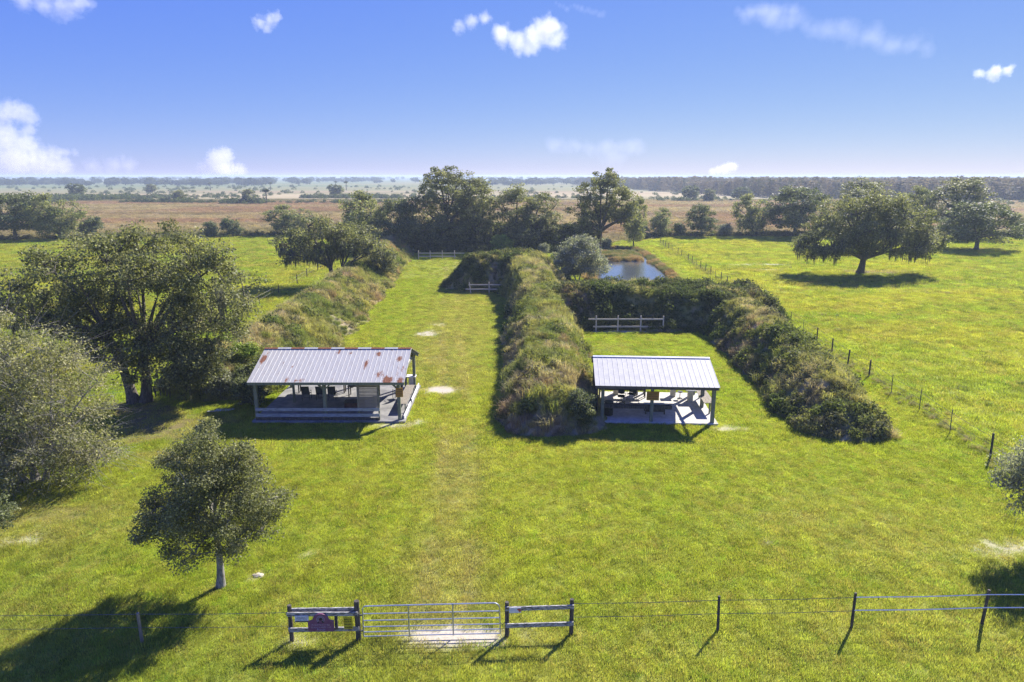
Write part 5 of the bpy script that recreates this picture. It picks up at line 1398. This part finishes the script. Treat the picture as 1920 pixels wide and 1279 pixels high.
def cloud(label, az, el, d, puffs, size, kind, seed):
    """puffs: (across, up, radius) in units of size"""
    import bmesh
    r_ = random.Random(seed)
    depth, nscale, rag, edge = kind
    P3 = [(a, r_.uniform(-.15, .15), u, rad) for (a, u, rad) in puffs]
    bm = bmesh.new()
    for (a, dd, u, rad) in P3:
        bmesh.ops.create_icosphere(bm, subdivisions=2, radius=rad * size * (1.05 + .22 * rag), matrix=Matrix.Translation((a * size, dd * size, u * size)))
    me = bpy.data.meshes.new('cloud'); bm.to_mesh(me); bm.free()
    o = link('cloud', me, cloud_mat(P3, size, depth / size, nscale, rag, edge))
    m = o.modifiers.new('merge', 'REMESH'); m.mode = 'VOXEL'; m.voxel_size = size * .05
    p = dir_pt(az, el, d); o.location = p; o.rotation_euler = (0, 0, -R(az))
    return tag(o, label, 'cloud', 'clouds in the blue sky')
CU = (5.0, .17, 2.3, 1.1)        # optical depth per size, noise scale, raggedness, edge softness
CUF = (2.0, .085, 1.7, .6)
WISP = (2.8, .16, 2.6, 1.2)
FAINT = (0.9, .30, 2.6, 1.4)
def streak(a0, u0, a1, u1, r0, r1, n, seed):
    q = random.Random(seed)
    return [(a0 + (a1 - a0) * i / (n - 1), u0 + (u1 - u0) * i / (n - 1) + q.uniform(-.02, .02), r0 + (r1 - r0) * i / (n - 1) * q.uniform(.7, 1.2)) for i in range(n)]
def px_az(x): return math.degrees(math.atan((x - 960) / 1280.0))
# azimuth, elevation (degrees), distance (m), size (m)
cloud('brightest small cumulus high in the middle of the sky', 1.2, 10.6, 4200, [(-.32, -.04, .17), (-.12, -.08, .18), (.08, -.05, .20), (.24, .02, .22), (.32, .08, .19), (.40, -.06, .16), (-.40, .02, .12), (.02, -.14, .14)], 400, CU, 1)
cloud('thin puff just left of the brightest small cumulus', -3.0, 11.4, 4200, [(-.30, -.06, .16), (-.05, .05, .18), (.25, .06, .15)], 260, WISP, 2)
cloud('soft flat cloud at the upper left of the sky', -31.6, 10.7, 4600, [(-.38, .02, .16), (-.15, .04, .18), (.1, -.02, .20), (.30, .08, .17), (.42, .1, .10)], 360, WISP, 3)
cloud('small ragged puff left of the middle of the sky', -18.3, 10.9, 4400, [(-.2, -.05, .2), (.05, .0, .22), (.22, .16, .16), (-.02, -.16, .16)], 215, WISP, 4)
cloud('small white cloud at the right of the sky', 33.6, 6.6, 4800, [(-.3, -.02, .14), (0, 0, .2), (.25, .03, .15)], 230, CU, 5)
cloud('little cloud cut by the right edge of the sky', 36.6, 6.6, 4800, [(-.15, 0, .2), (.15, .03, .2)], 200, WISP, 6)
cloud('towering cumulus at the left edge above the horizon', -35.2, 0.2, 15500, [(-0.50, 0.20, 0.50), (0.00, 0.20, 0.44), (0.40, 0.15, 0.35), (0.69, 0.12, 0.24), (-0.45, 0.69, 0.44), (-0.10, 0.59, 0.35), (0.20, 0.48, 0.27), (-0.35, 0.94, 0.29), (-0.08, 0.97, 0.24), (0.08, 1.07, 0.22), (0.24, 1.03, 0.22), (0.34, 0.95, 0.17), (0.30, 0.75, 0.14), (0.61, 0.35, 0.17), (0.79, 0.36, 0.11), (0.94, 0.37, 0.08)], 1000, CUF, 7)
cloud('round cumulus top on the horizon left of the centre', -22.3, 0.2, 15000, [(-.5, .05, .32), (0, .1, .42), (.45, .05, .30), (-.15, .45, .34), (.1, .55, .30), (-.3, .25, .3)], 620, CUF, 8)
cloud('faint low cloud on the left horizon', -29.5, 0.5, 15500, [(-.5, .05, .3), (0, .1, .35), (.4, .12, .3), (.3, .35, .16)], 620, FAINT, 9)
cloud('pinkish small cumulus on the horizon above the cypress wood', 16.8, 0.3, 15000, [(-.6, .0, .26), (-.3, .06, .30), (0, .12, .36), (.25, .22, .34), (.45, .25, .28)], 380, CUF, 10)
cloud('long thin streak of high cloud at the upper right', 24.0, 9.9, 6000, streak(-1.0, .30, .9, -.25, .15, .13, 22, 1), 620, FAINT, 11)
cloud('short thin streak of high cloud above the long streak', 18.8, 11.6, 6000, streak(-.4, 0, .4, -.02, .10, .11, 10, 2), 480, FAINT, 12)
cloud('very thin streak right of the brightest cumulus', 5.3, 12.2, 6000, streak(-.45, .13, .4, -.1, .06, .07, 14, 3), 430, FAINT, 13)
cloud('pale veil of cloud low in the middle of the sky', 7.3, 2.1, 12000, streak(-.7, .06, .5, .0, .12, .13, 14, 4) + [(.1, -.05, .18), (.2, -.1, .16)], 1200, FAINT, 14)

# ------------------------------------------------------------------ haze: the air between here and the horizon
hz = NT('haze_air')
v = hz.n('ShaderNodeVolumePrincipled')
v.inputs['Color'].default_value = (0.57, 0.69, 0.88, 1)
v.inputs['Density'].default_value = 0.00032
v.inputs['Anisotropy'].default_value = 0.15
v.inputs['Density Attribute'].default_value = ''
hz.l(v.outputs[0], hz.out.inputs['Volume'])
hz.m.cycles.homogeneous_volume = True
hb = MB().box((0, 4400, 9.0), (19600, 10400, 22.0)).build('haze', hz.m)
tag(hb, 'thin blue air haze lying over the whole plain', kind='stuff')
